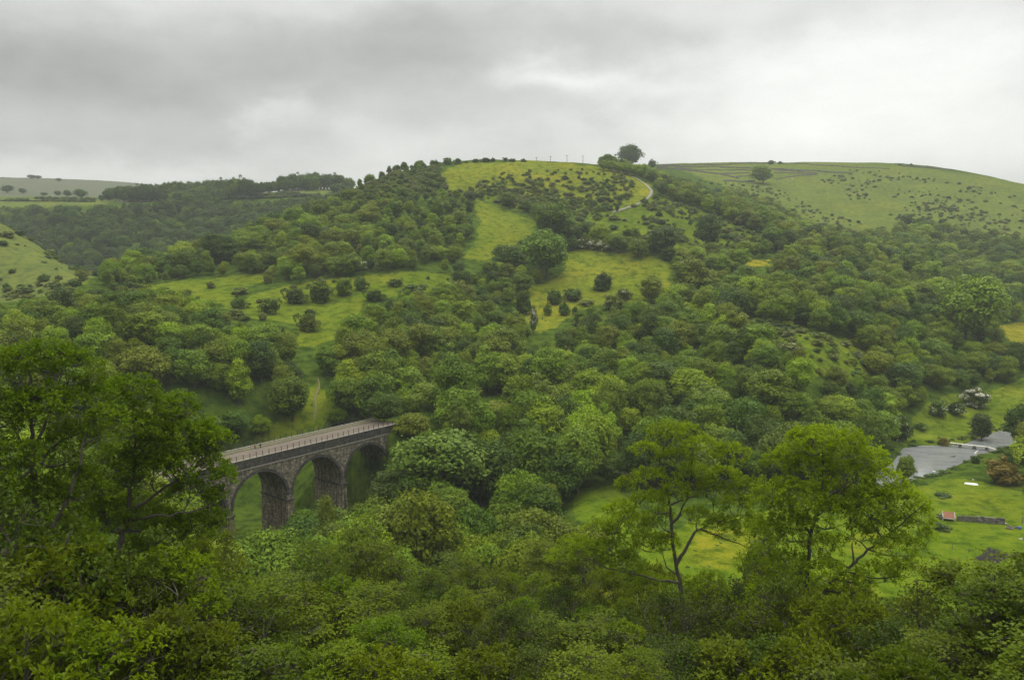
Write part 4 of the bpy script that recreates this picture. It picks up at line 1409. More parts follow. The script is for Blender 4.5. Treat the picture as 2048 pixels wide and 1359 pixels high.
BUSH['tone'] = rt.choice(3, nB, p=[.34, .42, .24])
BUSH['tone'] = np.where((BUSH['r'] > 870) & (BUSH['tone'] == 0) & (rt.random(nB) < .6), 1, BUSH['tone'])
BUSH['blossom'] = np.where((BUSH['tone'] == 1) & (rt.random(nB) < .5) & (BUSH['px'] > 900), 1, 0)


# ---- labels: where it stands, how it looks, and its place among its likes
def tree_region(px, py, r):
    if r > 740 and px < 760:
        return 'in the far left valley wood'
    if r < 262 and px < 560:
        return 'in the valley left of the viaduct'
    if r < 300 and px < 800:
        return 'on the slope just behind the viaduct'
    if r < 300 and px < 1240:
        return 'in the valley right of the viaduct'
    if r < 300:
        return 'at the wood foot near the pond' if px < 1800 else 'on the river side near the footbridge'
    if px < 240 and py > 575:
        return 'below the left grass hill'
    if px < 700 and py > 680:
        return 'on the lower slope above the viaduct' if px > 380 else 'on the slope behind the left ash'
    if px < 700 and py > 590:
        return 'in the wood below the long meadow'
    if px < 760 and py > 545:
        return 'on the edge of the long meadow'
    if px < 700:
        return 'in the belt above the long meadow'
    if px < 1000 and py < 560:
        return 'in the wood climbing the left hilltop'
    if px < 1000 and py > 690:
        return 'in the wood above the viaduct end'
    if px < 1000:
        return 'between the long meadow and the viaduct'
    if px < 1340 and py < 560:
        return 'around the grove beside the main meadow'
    if px < 1340 and py < 700:
        return 'just below the main meadow'
    if px < 1340:
        return 'in the wood below the main meadow'
    if px < 1700 and py < 500:
        return 'in the gully below the walled fields'
    if px < 1700 and py < 620:
        return 'in the wood right of the main meadow'
    if px < 1700:
        return 'in the wood behind the gnarled ash'
    if py < 560:
        return 'in the wood under the right hill'
    if py < 700:
        return 'near the huge bright domed tree'
    return 'on the slope above the pond'


def bush_region(px, py, r):
    if r > 780 and px > 1250:
        return 'on the far right hill' if px > 1780 else 'on the hill below the stone walls'
    if px < 240:
        return 'on the left grass hill'
    if px < 700:
        return 'on the slope by the long meadow'
    if px < 960 and py < 400:
        return 'on the left shoulder of the hilltop'
    if px < 1010:
        return 'at the left of the hilltop scrub'
    if inside(px, py, GAPPATCH):
        return 'in the scrubby gap of the wood'
    if py < 362:
        return 'on the upper hilltop meadow'
    if py < 425 and px < 1130:
        return 'in the left of the hilltop scrub'
    if py < 425 and px < 1310:
        return 'in the scrub inside the path bend'
    if px < 1240:
        return 'on the slope below the hilltop scrub'
    if px < 1380:
        return 'below the bend of the hilltop path'
    return 'on the flank right of the path'


def inside(px, py, poly):
    return bool(inpoly(np.array([px]), np.array([py]), poly)[0])


NUMW = ['', 'one', 'two', 'three', 'four', 'five', 'six', 'seven', 'eight', 'nine', 'ten', 'eleven', 'twelve']


def rank_labels(items, make):
    """items: list of dicts with key, px, py; gives every item a text that singles it out"""
    out = {}
    groups = {}
    for it in items:
        groups.setdefault(it['key'], []).append(it)

    def give(lst, base, depth=0):
        if len(lst) == 1:
            out[lst[0]['id']] = base
            return
        if len(lst) <= 9 or depth >= 1:
            lst = sorted(lst, key=lambda a: a['px'])
            n = len(lst)
            for k, it in enumerate(lst):
                if n == 2:
                    t = ('left' if k == 0 else 'right') + ' of two'
                elif k == 0:
                    t = 'leftmost'
                elif k == n - 1:
                    t = 'rightmost'
                elif k < 16:
                    t = ORD[k] + ' from left'
                else:
                    t = ORD[min(n - 1 - k, 15)] + ' from right'
                out[it['id']] = base + ', ' + t
            return
        lst = sorted(lst, key=lambda a: a['py'])
        m = len(lst) // 2
        give(lst[:m], base + ', upper', depth + 1)
        give(lst[m:], base + ', lower', depth + 1)
    for key, lst in groups.items():
        give(lst, make(key))
    return out


def size_word(hm, lo, hi):
    return 'small' if hm < lo else ('tall' if hm > hi else 'mid-sized')


occl = ppx(TREES)
order = np.argsort(-occl)
N_TREE = 250
sel, rest = order[:N_TREE], order[N_TREE:]
items = []
for i in sel:
    st = STYLES[TREES['style'][i]]
    items.append(dict(id=int(i), px=TREES['px'][i], py=TREES['py'][i],
                      key=(size_word(TREES['h'][i], 11.0, 15.0), TONES[TREES['tone'][i]], st, tree_region(TREES['px'][i], TREES['py'][i], TREES['r'][i]))))
lab = rank_labels(items, lambda k: '%s %s %s tree %s' % k)
FIRST = {}
for it in items:
    i = it['id']
    sz, tone, st, reg = it['key']
    v = int(i) % 4
    _, c = plant('broadleaf_tree', st, tone, TREES['x'][i], TREES['y'][i], TREES['h'][i], TREES['w'][i], lab[i], 'tree', 'woodland trees ' + reg, v, float((i * 2.39) % 6.28))
    FIRST.setdefault((st, tone, v), c)

obl = ppx(BUSH)
border = np.argsort(-obl)
N_BUSH = 240
bsel, brest = border[:N_BUSH], border[N_BUSH:]
items = []
for i in bsel:
    items.append(dict(id=int(i), px=BUSH['px'][i], py=BUSH['py'][i],
                      key=(('low' if BUSH['h'][i] < 3.0 else 'tall'), BT[BUSH['tone'][i]] + (' white-flecked' if BUSH['blossom'][i] else ''), bush_region(BUSH['px'][i], BUSH['py'][i], BUSH['r'][i]))))
lab = rank_labels(items, lambda k: '%s %s bush %s' % k)
BFIRST = {}
for it in items:
    i = it['id']
    tone = BT[BUSH['tone'][i]]
    bl = 0.10 if BUSH['blossom'][i] else 0.0
    v = int(i) % 5
    _, c = plant('hawthorn_bush', 'bushy', tone, BUSH['x'][i], BUSH['y'][i], BUSH['h'][i], BUSH['w'][i], lab[i], 'bush', 'bushes ' + it['key'][2], v, float((i * 2.39) % 6.28), bl, True)
    BFIRST.setdefault((tone, v, bl), c)


# ------------------------------------------------------------------ the uncounted rest of the woods and scrub
def cloud_of(name, src, xs, ys, hs, ws, H, W, seed, label=None):
    """one object whose points carry copies of the crowns in src"""
    r = np.random.default_rng(seed)
    n = len(xs)
    me = bpy.data.meshes.new(name)
    me.vertices.add(n)
    P = np.stack([xs, ys, gz(xs, ys) - 0.25], 1)
    me.vertices.foreach_set('co', P.astype(np.float32).ravel())
    pick = r.integers(0, len(src), n) if not callable(src) else None
    for nm, typ, arr in (('pick', 'INT', pick.astype(np.int32)), ('turn', 'FLOAT', r.uniform(0, 6.28, n).astype(np.float32)), ('wide', 'FLOAT', (ws / W).astype(np.float32)), ('high', 'FLOAT', (hs / H).astype(np.float32))):
        a = me.attributes.new(nm, typ, 'POINT')
        a.data.foreach_set('value', arr)
    o = link(name, me)
    tag(o, label, None, None, 'stuff')
    ng = bpy.data.node_groups.new(name, 'GeometryNodeTree')
    ng.interface.new_socket('Geometry', in_out='INPUT', socket_type='NodeSocketGeometry')
    ng.interface.new_socket('Geometry', in_out='OUTPUT', socket_type='NodeSocketGeometry')
    gi, go = ng.nodes.new('NodeGroupInput'), ng.nodes.new('NodeGroupOutput')

    def named(nm, typ):
        q = ng.nodes.new('GeometryNodeInputNamedAttribute')
        q.data_type = typ
        q.inputs['Name'].default_value = nm
        return q.outputs['Attribute']
    pk, tu, wi, hi = named('pick', 'INT'), named('turn', 'FLOAT'), named('wide', 'FLOAT'), named('high', 'FLOAT')
    rot = ng.nodes.new('ShaderNodeCombineXYZ')
    ng.links.new(tu, rot.inputs[2])
    scl = ng.nodes.new('ShaderNodeCombineXYZ')
    ng.links.new(wi, scl.inputs[0])
    ng.links.new(wi, scl.inputs[1])
    ng.links.new(hi, scl.inputs[2])
    jn = ng.nodes.new('GeometryNodeJoinGeometry')
    for k, so in enumerate(src):
        oi = ng.nodes.new('GeometryNodeObjectInfo')
        oi.inputs['Object'].default_value = so
        cmpn = ng.nodes.new('FunctionNodeCompare')
        cmpn.data_type = 'INT'
        cmpn.operation = 'EQUAL'
        ng.links.new(pk, cmpn.inputs[2])
        cmpn.inputs[3].default_value = k
        ip = ng.nodes.new('GeometryNodeInstanceOnPoints')
        ng.links.new(gi.outputs[0], ip.inputs['Points'])
        ng.links.new(cmpn.outputs[0], ip.inputs['Selection'])
        ng.links.new(oi.outputs['Geometry'], ip.inputs['Instance'])
        ng.links.new(rot.outputs[0], ip.inputs['Rotation'])
        ng.links.new(scl.outputs[0], ip.inputs['Scale'])
        ng.links.new(ip.outputs[0], jn.inputs[0])
    ng.links.new(jn.outputs[0], go.inputs[0])
    md = o.modifiers.new('scatter', 'NODES')
    md.node_group = ng
    return o


src_all = list(FIRST.values())
far = (TREES['r'][rest] > 740) & (TREES['px'][rest] < 760)
FARSRC = [c_ for k_, c_ in FIRST.items() if k_[1] == 'dark green'] + [c_ for k_, c_ in FIRST.items() if k_[1] == 'mid green'][:2]
ri = rest[~far]
if len(ri):
    cloud_of('woodland', src_all, TREES['x'][ri], TREES['y'][ri], TREES['h'][ri], TREES['w'][ri], 12.0, 11.0, 5, 'dense broadleaf woodland covering the upper slopes of the main hill')
rf = rest[far]
if len(rf):
    cloud_of('far_woodland', FARSRC, TREES['x'][rf], TREES['y'][rf], TREES['h'][rf], TREES['w'][rf], 12.0, 11.0, 6, 'hazy blue-green woodland filling the far left valley side')
if len(brest):
    cloud_of('scrub', list(BFIRST.values()), BUSH['x'][brest], BUSH['y'][brest], BUSH['h'][brest], BUSH['w'][brest], 4.0, 4.6, 8, 'scattered small hawthorn scrub on the far hillsides')
# rough tufts, rushes and weeds in the valley fields and along the water
gx_, gy_, rg = scatter(2.6, 10, 330, 150, 420, 71)
gx2, gy2, _ = scatter(4.4, -420, 330, 270, 820, 74)
far_ = np.hypot(gx2, gy2) > 425
near_ = (gx2 < 10)
gx_, gy_ = np.concatenate([gx_, gx2[far_ | near_]]), np.concatenate([gy_, gy2[far_ | near_]])
gz_, gr_, gpx_, gpy_ = place_info(gx_, gy_)
sdp = poly_sd(gx_, gy_, POND)
pr = np.where(infield(gpx_, gpy_, gr_), np.clip(0.10 + vnoise(gx_, gy_, 16, 72) * 0.5, 0.01, 0.35), 0.0)
pr = np.where((sdp > 0.6) & (sdp < 3.6), 0.85, pr)
tk = (rg.random(len(gx_)) < pr) & (sdp > 0.5)
th_ = np.where(sdp < 3.6, rg.uniform(0.5, 1.3, len(gx_)), rg.uniform(0.15, 0.5, len(gx_)))[tk]
cloud_of('grass_tufts', [c_ for k_, c_ in BFIRST.items() if k_[0] != 'grey green'][:5], gx_[tk], gy_[tk], th_, th_ * rg.uniform(1.2, 3.0, len(th_)) + 0.3, 4.0, 4.6, 73, 'rough grass tufts and rushes in the valley fields and round the pond')
# hedges of the far plateau
hx, hy = [], []
for (a, b, n_) in (((0, 402), (190, 404), 40), ((70, 398), (190, 400), 30), ((440, 400), (640, 392), 36), ((480, 392), (600, 390), 20)):
    for k in range(n_):
        p = at(a[0] + (b[0] - a[0]) * (k + .5) / n_, a[1] + (b[1] - a[1]) * (k + .5) / n_)
        hx.append(p[0])
        hy.append(p[1])
hx, hy = np.array(hx), np.array(hy)
cloud_of('hedge_shrubbery', list(BFIRST.values())[:4], hx, hy, rng.uniform(2, 5.5, len(hx)), rng.uniform(5, 9, len(hx)), 4.0, 4.6, 9, 'dark hedges along the far left plateau fields')


# ------------------------------------------------------------------ near trees, branch by branch
def leaf_spray(tips, dirs, style, r, size=1.0):
    n = len(tips)
    if style == 'ash':
        k = 12
        P = np.repeat(tips, k, 0) + r.normal(0, 0.11, (n * k, 3))
        D = np.repeat(dirs, k, 0) * 0.55 + rand_dirs(r, n * k) * 0.95 + np.array([0, 0, 0.25])
        L = r.uniform(0.16, 0.33, n * k) * size
        return leaf_dir_quads(P, D, rand_dirs(r, n * k) * 0.45 + np.array([0, 0, 1.0]), L, L * 0.24, r, 0.32)
    if style == 'sycamore':
        k = 12
        P = np.repeat(tips, k, 0) + r.normal(0, 0.18, (n * k, 3)) * np.array([1.5, 1.5, 0.4])
        D = rand_dirs(r, n * k) * np.array([1, 1, 0.22]) + np.repeat(dirs, k, 0) * np.array([.5, .5, 0.1])
        L = r.uniform(0.14, 0.27, n * k) * size
        return leaf_dir_quads(P, D, rand_dirs(r, n * k) * 0.35 + np.array([0, 0, 1.0]), L, L * 0.46, r, 0.30)
    k = 16
    P = np.repeat(tips, k, 0) + r.normal(0, 0.19, (n * k, 3))
    D = rand_dirs(r, n * k) + np.array([0, 0, 0.2])
    L = r.uniform(0.09, 0.20, n * k) * size
    return leaf_dir_quads(P, D, rand_dirs(r, n * k) * 0.6 + np.array([0, 0, 1.0]), L, L * 0.42, r, 0.2)


def detailed(name, label, cat, base, limbs, lobes, style, leafmat, seed, density=1.0, group=None, size=1.0, bare=0, tier=False):
    """limbs: list of (points local metres, r0, r1); lobes: list of (centre, (a, b, c)) local metres"""
    r = np.random.default_rng(seed)
    rt_ = root(name, base, label, cat, group)
    tm = MB()
    nodes, nrad = [], []
    for pts, ra, rb_ in limbs:
        P = np.asarray(pts, float)
        d = np.concatenate([[0], np.cumsum(np.linalg.norm(np.diff(P, axis=0), axis=1))])
        q = np.linspace(0, d[-1], max(6, int(d[-1] / 0.5)))
        Q = np.stack([pchip(d, P[:, k], q) for k in range(3)], 1)
        Q[1:-1] += r.normal(0, 0.05, (len(q) - 2, 3))
        R = np.linspace(ra, rb_, len(q))
        tm.tube(Q, R, 7)
        nodes.append(Q)
        nrad.append(R)
    ND, NRD = np.concatenate(nodes), np.concatenate(nrad)
    br = MB()
    tips, dirs, lt = [], [], []
    for c, ax in lobes:
        c, ax = np.asarray(c, float), np.asarray(ax, float)
        hub = c - np.array([0, 0, ax[2] * 0.35])
        dd = np.linalg.norm(ND - hub, axis=1) + np.where(ND[:, 2] > hub[2], 2.0, 0)
        j = int(np.argmin(dd))
        a0 = ND[j]
        mid = (a0 + hub) / 2 + r.normal(0, 0.12, 3) + np.array([0, 0, -0.06 * np.linalg.norm(hub - a0)])
        d3 = np.array([0, .5, 1.0])
        q = np.linspace(0, 1, 8)
        H3 = np.stack([pchip(d3, np.array([a0[k], mid[k], hub[k]]), q) for k in range(3)], 1)
        r0 = min(NRD[j] * 0.75, 0.11)
        tm.tube(H3, np.linspace(r0, 0.035, 8), 5)
        area = (ax[0] * ax[2] + ax[0] * ax[1] + ax[1] * ax[2]) / 3 * 12.57
        n = max(12, int(area * 1.9 * density))
        u = rand_dirs(r, n)
        low = u[:, 2] < -0.35
        u[low, 2] *= -1
        rad = r.uniform(0.45, 1.08, n) ** 0.6
        T_ = c + u * ax * rad[:, None]
        if tier:
            step = 0.85
            T_[:, 2] = c[2] + np.round((T_[:, 2] - c[2]) / step + r.normal(0, .13, n)) * step - 0.10 * np.hypot(u[:, 0], u[:, 1]) * rad
        tips.append(T_)
        dirs.append(unit(T_ - hub))
        lt.append(np.full(n, r.random()))
        # secondary branches inside the lobe, then twigs to every tip
        m = max(4, n // 14)
        sec = c + rand_dirs(r, m) * ax * 0.55
        src_ = H3[r.integers(4, 8, m)]
        V, F = tubes_fast(src_, (src_ + sec) / 2 + r.normal(0, .12, (m, 3)) - [0, 0, .05], sec, 0.03, 0.014)
        br.add(V, F)
        near = np.argmin(np.linalg.norm(T_[:, None, :] - sec[None, :, :], axis=2), axis=1)
        A = sec[near]
        V, F = tubes_fast(A, (A + T_) / 2 + r.normal(0, .06, T_.shape), T_, 0.012, 0.005)
        br.add(V, F)
    for k in range(bare):                     # bare drooping twigs under the crown
        c, ax = lobes[r.integers(0, len(lobes))]
        a0 = ND[np.argmin(np.linalg.norm(ND - np.asarray(c), axis=1))] + r.normal(0, .15, 3)
        e = a0 + np.array([r.normal(0, .9), r.normal(0, .9), -r.uniform(.6, 2.0)])
        V, F = tubes_fast(a0[None], ((a0 + e) / 2 + r.normal(0, .25, 3) + [0, 0, .3])[None], e[None], 0.018, 0.006)
        br.add(V, F)
    n0 = sum(len(f) for fs in tm.F.values() for f in fs)
    Vw = np.concatenate(tm.V + br.V)
    Fa = [np.concatenate(f) for f in tm.F.values()]
    Fb = [np.concatenate(f) + tm.n for f in br.F.values()]
    nb = sum(len(f) for f in Fb)
    link('trunk', mesh_np('trunk', Vw, Fa + Fb, [BARK, TWIG], np.concatenate([np.zeros(n0, int), np.ones(nb, int)]), smooth=True), rt_)
    tips, dirs, lt = np.concatenate(tips), np.concatenate(dirs), np.concatenate(lt)
    V, F = leaf_spray(tips, dirs, style, r, size)
    tint = 0.5 * np.repeat(lt, len(F) // len(tips)) + 0.5 * r.random(len(F))
    link('crown', mesh_np('crown', V, F, [LEAF[leafmat]], None, tint), rt_)
    return rt_


def px_frame(px, rm, sink=0.3):
    """base on the slope at a bearing and range; returns base and a converter from photo rows/columns at that depth to local metres"""
    u, yc, zc = px_dir(px, 1100)
    h_ = math.hypot(u, yc)
    dx, dy = u / h_, yc / h_
    base = np.array([dx * rm, dy * rm, float(gz(dx * rm, dy * rm)) - sink])

    def conv(a, b, dep=0.0):
        u2, y2, z2 = px_dir(a, b)
        t = (rm + dep) / (u2 * dx + y2 * dy)
        return np.array([u2 * t, y2 * t, EYE[2] + z2 * t]) - base
    k = rm / F_PX
    return base, conv, k, np.array([dx, dy])


def near_tree(name, label, px, rm, limbs_px, lobes_px, style, leafmat, seed, density=1.0, bare=0, size=1.0, tier=False, tall=1.0):
    base, conv, k, f = px_frame(px, rm)
    r = np.random.default_rng(seed + 9)
    limbs = []
    for pts, ra, rb_ in limbs_px:
        P = [conv(*p) for p in pts]
        limbs.append((P, ra, rb_))
    p0 = np.array(limbs[0][0][0])
    limbs[0][0].insert(0, np.array([p0[0] * 0.3, p0[1] * 0.3, -0.8])) if p0[2] > 0.5 else None
    lobes = []
    for L in lobes_px:
        dep = L[4] if len(L) > 4 else r.uniform(-1.6, 1.6)
        a, c = L[2] * k, L[3] * k * tall
        lobes.append((conv(L[0], L[1], dep), (a, max(0.8 * a, 0.9), c)))
    return detailed(name, label, 'tree', base, limbs, lobes, style, leafmat, seed, density, None, size, bare, tier)


near_tree('ash_tree', 'tall leafy ash filling the left edge of the foreground', 78, 52,
          [([(82, 1300), (76, 1200), (74, 1080), (70, 960), (64, 880), (60, 800), (58, 740)], 0.36, 0.07),
           ([(72, 960), (40, 880), (12, 810)], 0.12, 0.04), ([(75, 1120, -.5), (105, 1060, -1), (140, 990, -1.5), (165, 900, -1.5), (180, 830, -1)], 0.16, 0.04),
           ([(70, 950), (100, 900, .8), (150, 870, 1.2), (210, 855, 1.5)], 0.12, 0.03), ([(66, 900), (110, 800, 1), (125, 740, 1)], 0.1, 0.03)],
          [(430, 880, 40, 34), (445, 965, 34, 34), (410, 910, 40, 34), (310, 900, 55, 40), (180, 915, 60, 45), (290, 1000, 60, 42), (350, 930, 50, 40), (420, 1050, 40, 36)][:0] + [(20, 745, 55, 45), (78, 720, 60, 38), (135, 745, 62, 48), (30, 830, 62, 45), (100, 820, 65, 45), (178, 800, 52, 42), (10, 930, 60, 55), (150, 890, 70, 45), (215, 850, 40, 35),
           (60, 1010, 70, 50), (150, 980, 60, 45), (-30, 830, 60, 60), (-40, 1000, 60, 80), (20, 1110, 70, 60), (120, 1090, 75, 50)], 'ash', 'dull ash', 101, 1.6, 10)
near_tree('ash_tree', 'broad ash second from the left edge, its branches crossing in front of the viaduct', 268, 58,
          [([(232, 1340), (235, 1200), (240, 1110), (252, 1040), (308, 989), (370, 948), (420, 905)], 0.34, 0.05), ([(245, 1085), (262, 980), (270, 880), (265, 800)], 0.18, 0.05),
           ([(252, 1040), (320, 1030, -1), (390, 1020, -1.5), (430, 1000, -1.5)], 0.12, 0.03), ([(268, 920), (320, 860, 1), (360, 830, 1)], 0.1, 0.03), ([(240, 1150), (180, 1080, 1), (160, 1020, 1)], 0.14, 0.04)],
          [(430, 885, 38, 30), (448, 960, 28, 30), (405, 915, 40, 32), (300, 900, 55, 38), (180, 1000, 55, 42), (345, 935, 50, 36), (425, 1045, 36, 34), (330, 850, 44, 32), (262, 785, 50, 32), (215, 800, 40, 30), (310, 820, 48, 35), (365, 818, 34, 34), (255, 860, 55, 36), (340, 885, 55, 38), (405, 870, 38, 32), (425, 935, 34, 30), (300, 950, 58, 40), (225, 940, 52, 42),
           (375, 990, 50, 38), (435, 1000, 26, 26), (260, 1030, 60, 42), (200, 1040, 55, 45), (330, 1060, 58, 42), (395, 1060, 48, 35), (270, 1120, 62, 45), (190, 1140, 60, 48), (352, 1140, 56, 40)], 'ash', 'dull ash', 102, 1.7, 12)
near_tree('ash_tree', 'gnarled half-bare ash with twisted dark limbs in the right foreground', 1366, 80,
          [([(1372, 1330), (1368, 1230), (1360, 1170), (1350, 1110), (1342, 1050), (1338, 1000), (1326, 955), (1318, 925), (1328, 890)], 0.34, 0.06),
           ([(1352, 1130), (1378, 1085), (1395, 1058), (1440, 1072), (1490, 1092)], 0.2, 0.04), ([(1343, 1055), (1375, 990, .5), (1384, 930, .5), (1388, 880, .5)], 0.17, 0.04),
           ([(1360, 1165), (1310, 1158, -.5), (1275, 1150, -.8), (1220, 1135, -1), (1160, 1110, -1)], 0.13, 0.03), ([(1318, 930), (1285, 938), (1255, 948), (1225, 940), (1205, 925), (1192, 918)], 0.07, 0.015),
           ([(1340, 1010), (1400, 985, -.5), (1440, 960, -.5), (1455, 930, -.5)], 0.09, 0.03), ([(1395, 1060), (1440, 1040), (1480, 1045)], 0.1, 0.02), ([(1355, 1150), (1330, 1130), (1325, 1100)], 0.09, 0.03)],
          [(1335, 872, 46, 22), (1290, 905, 34, 16), (1378, 868, 26, 18), (1405, 900, 44, 20), (1460, 912, 40, 20), (1350, 915, 40, 16), (1248, 972, 20, 20), (1300, 1010, 42, 22), (1352, 985, 36, 18), (1425, 985, 42, 24),
           (1470, 1020, 36, 24), (1395, 1035, 36, 16), (1262, 1060, 50, 28), (1200, 1065, 40, 24), (1150, 1095, 40, 20), (1220, 1105, 46, 22), (1290, 1090, 36, 24), (1320, 1040, 34, 20), (1450, 960, 40, 22), (1385, 950, 36, 20), (1300, 960, 40, 20), (1490, 985, 34, 22), (1440, 1060, 40, 22), (1500, 1060, 34, 24), (1240, 1030, 42, 22), (1175, 1110, 44, 22), (1250, 1130, 44, 22), (1330, 1090, 34, 20), (1120, 1120, 34, 18), (1300, 1180, 50, 26), (1410, 1180, 50, 26)], 'ash', 'fresh ash', 103, 1.35, 26, tall=1.4)
near_tree('ash_tree', 'wide ash with a long slanting bare limb in the right foreground', 1612, 74,
          [([(1612, 1330), (1610, 1240), (1614, 1160), (1620, 1080), (1636, 1010), (1646, 940), (1642, 880)], 0.33, 0.06),
           ([(1614, 1235), (1632, 1205), (1660, 1170), (1698, 1135), (1730, 1105), (1762, 1078), (1800, 1050), (1850, 1005)], 0.2, 0.03), ([(1704, 1130), (1706, 1110), (1704, 1085)], 0.1, 0.05),
           ([(1698, 1135), (1668, 1118), (1650, 1095)], 0.09, 0.03), ([(1611, 1225), (1588, 1205), (1565, 1180), (1545, 1130)], 0.13, 0.03), ([(1622, 1070), (1580, 1010, 1), (1555, 960, 1)], 0.13, 0.03),
           ([(1636, 1010), (1700, 960, -1), (1740, 920, -1)], 0.11, 0.03), ([(1762, 1078), (1800, 1072), (1835, 1078)], 0.07, 0.02), ([(1690, 1000), (1750, 990, 1), (1790, 980, 1)], 0.08, 0.03)],
          [(1650, 885, 50, 26), (1605, 888, 36, 28), (1700, 895, 42, 28), (1562, 932, 42, 26), (1625, 940, 56, 30), (1735, 925, 44, 30), (1690, 960, 56, 30), (1545, 995, 46, 34), (1605, 1005, 56, 34), (1770, 965, 42, 28),
           (1800, 1005, 42, 30), (1735, 1010, 52, 30), (1670, 1040, 60, 32), (1580, 1065, 54, 36), (1535, 1075, 44, 34), (1838, 1035, 30, 30), (1780, 1055, 48, 26), (1850, 1080, 22, 20), (1800, 1100, 46, 24), (1640, 1100, 46, 28), (1720, 1070, 40, 24), (1575, 1140, 50, 30), (1520, 1130, 46, 34), (1600, 1180, 50, 30), (1535, 1190, 46, 30), (1650, 1150, 44, 24), (1750, 1150, 44, 22), (1810, 1140, 34, 20), (1700, 1175, 44, 22), (1660, 1000, 60, 36), (1560, 1030, 54, 36), (1740, 1020, 54, 32), (1690, 920, 54, 30), (1590, 920, 44, 28)],
          'ash', 'fresh ash', 104, 1.25, 34, tall=1.3)
near_tree('sycamore_tree', 'dark broad-leaved sycamore in the bottom right corner', 1985, 44,
          [([(1985, 1500), (1982, 1400), (1978, 1300), (1984, 1220), (1990, 1150)], 0.22, 0.04), ([(1980, 1320), (1930, 1260), (1900, 1220)], 0.1, 0.03), ([(1982, 1280), (2040, 1220), (2070, 1180)], 0.1, 0.03)],
          [(1992, 1165, 46, 24), (1950, 1195, 46, 26), (2045, 1200, 50, 34), (1985, 1235, 56, 32), (1920, 1275, 46, 30), (2040, 1275, 60, 40), (1970, 1305, 60, 36), (1890, 1335, 54, 30), (2020, 1360, 70, 40), (1940, 1380, 60, 40), (2090, 1230, 50, 60)],
          'sycamore', 'sycamore', 105, 1.6, 0, 1.0, True)

def generic_tree(seed, H, W, style, leafmat, density, tier, stems=1, n=20, lo=0.15, hi=0.23):
    """limbs and lobes of an ordinary tree, local metres"""
    r = np.random.default_rng(seed)
    limbs, lobes = [], []
    for q in range(stems):
        a = r.uniform(0, 6.28)
        off = np.array([math.cos(a), math.sin(a), 0]) * (0.0 if stems == 1 else 0.35)
        lean = np.array([math.cos(a), math.sin(a)]) * (0.05 if stems == 1 else 0.25) * W
        z = np.linspace(-0.8, H * 0.9, 6)
        P = np.stack([off[0] + lean[0] * (z / H) ** 1.5 * (z > 0) + r.normal(0, .08, 6), off[1] + lean[1] * np.maximum(z / H, 0) ** 1.5 + r.normal(0, .08, 6), z], 1)
        P[0, :2] = off[:2]
        limbs.append((P, 0.02 * H / math.sqrt(stems) + .03, 0.03))
    for k in range(n):
        t = (k + .5) / n
        z = H * (0.22 + 0.76 * t)
        env = W / 2 * math.sqrt(max(0.05, 1 - ((t - 0.35) / 0.72) ** 2))
        a = k * 2.4 + r.uniform(-.4, .4)
        d = env * r.uniform(0.35, 1.0) * (1 if t < .9 else .4)
        s_ = W * r.uniform(lo, hi)
        lobes.append(((math.cos(a) * d, math.sin(a) * d, z), (s_, s_, s_ * (0.5 if tier else 0.75))))
    return limbs, lobes


def copy_thing(src, loc, rz, sc, label, group):
    c = src.copy()
    COL.objects.link(c)
    c.location, c.rotation_euler, c.scale = loc, (0, 0, rz), sc
    c['label'], c['group'] = label, group
    for ch in src.children:
        d = ch.copy()
        COL.objects.link(d)
        d.parent = c
    return c


UNDER = {}
HERE = 'trees on the near slope below the viewpoint'
SPEC = {  # kind: (name, H, W, leaf style, leaf colour, density, tiered, stems)
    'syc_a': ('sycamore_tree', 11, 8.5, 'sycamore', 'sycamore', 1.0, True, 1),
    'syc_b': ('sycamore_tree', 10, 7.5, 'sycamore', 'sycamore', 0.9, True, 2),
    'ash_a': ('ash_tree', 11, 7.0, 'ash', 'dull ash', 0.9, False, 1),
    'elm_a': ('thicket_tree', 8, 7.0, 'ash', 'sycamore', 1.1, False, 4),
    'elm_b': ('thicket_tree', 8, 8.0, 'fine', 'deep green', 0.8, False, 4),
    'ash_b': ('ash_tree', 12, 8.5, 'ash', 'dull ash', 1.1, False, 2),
}
WORD = {'ash_b': 'forked young ash', 'syc_a': 'broad-leaved sycamore', 'syc_b': 'two-stemmed sycamore', 'ash_a': 'slender young ash', 'elm_a': 'bushy fine-leaved thicket tree', 'elm_b': 'dark fine-leaved thicket tree'}
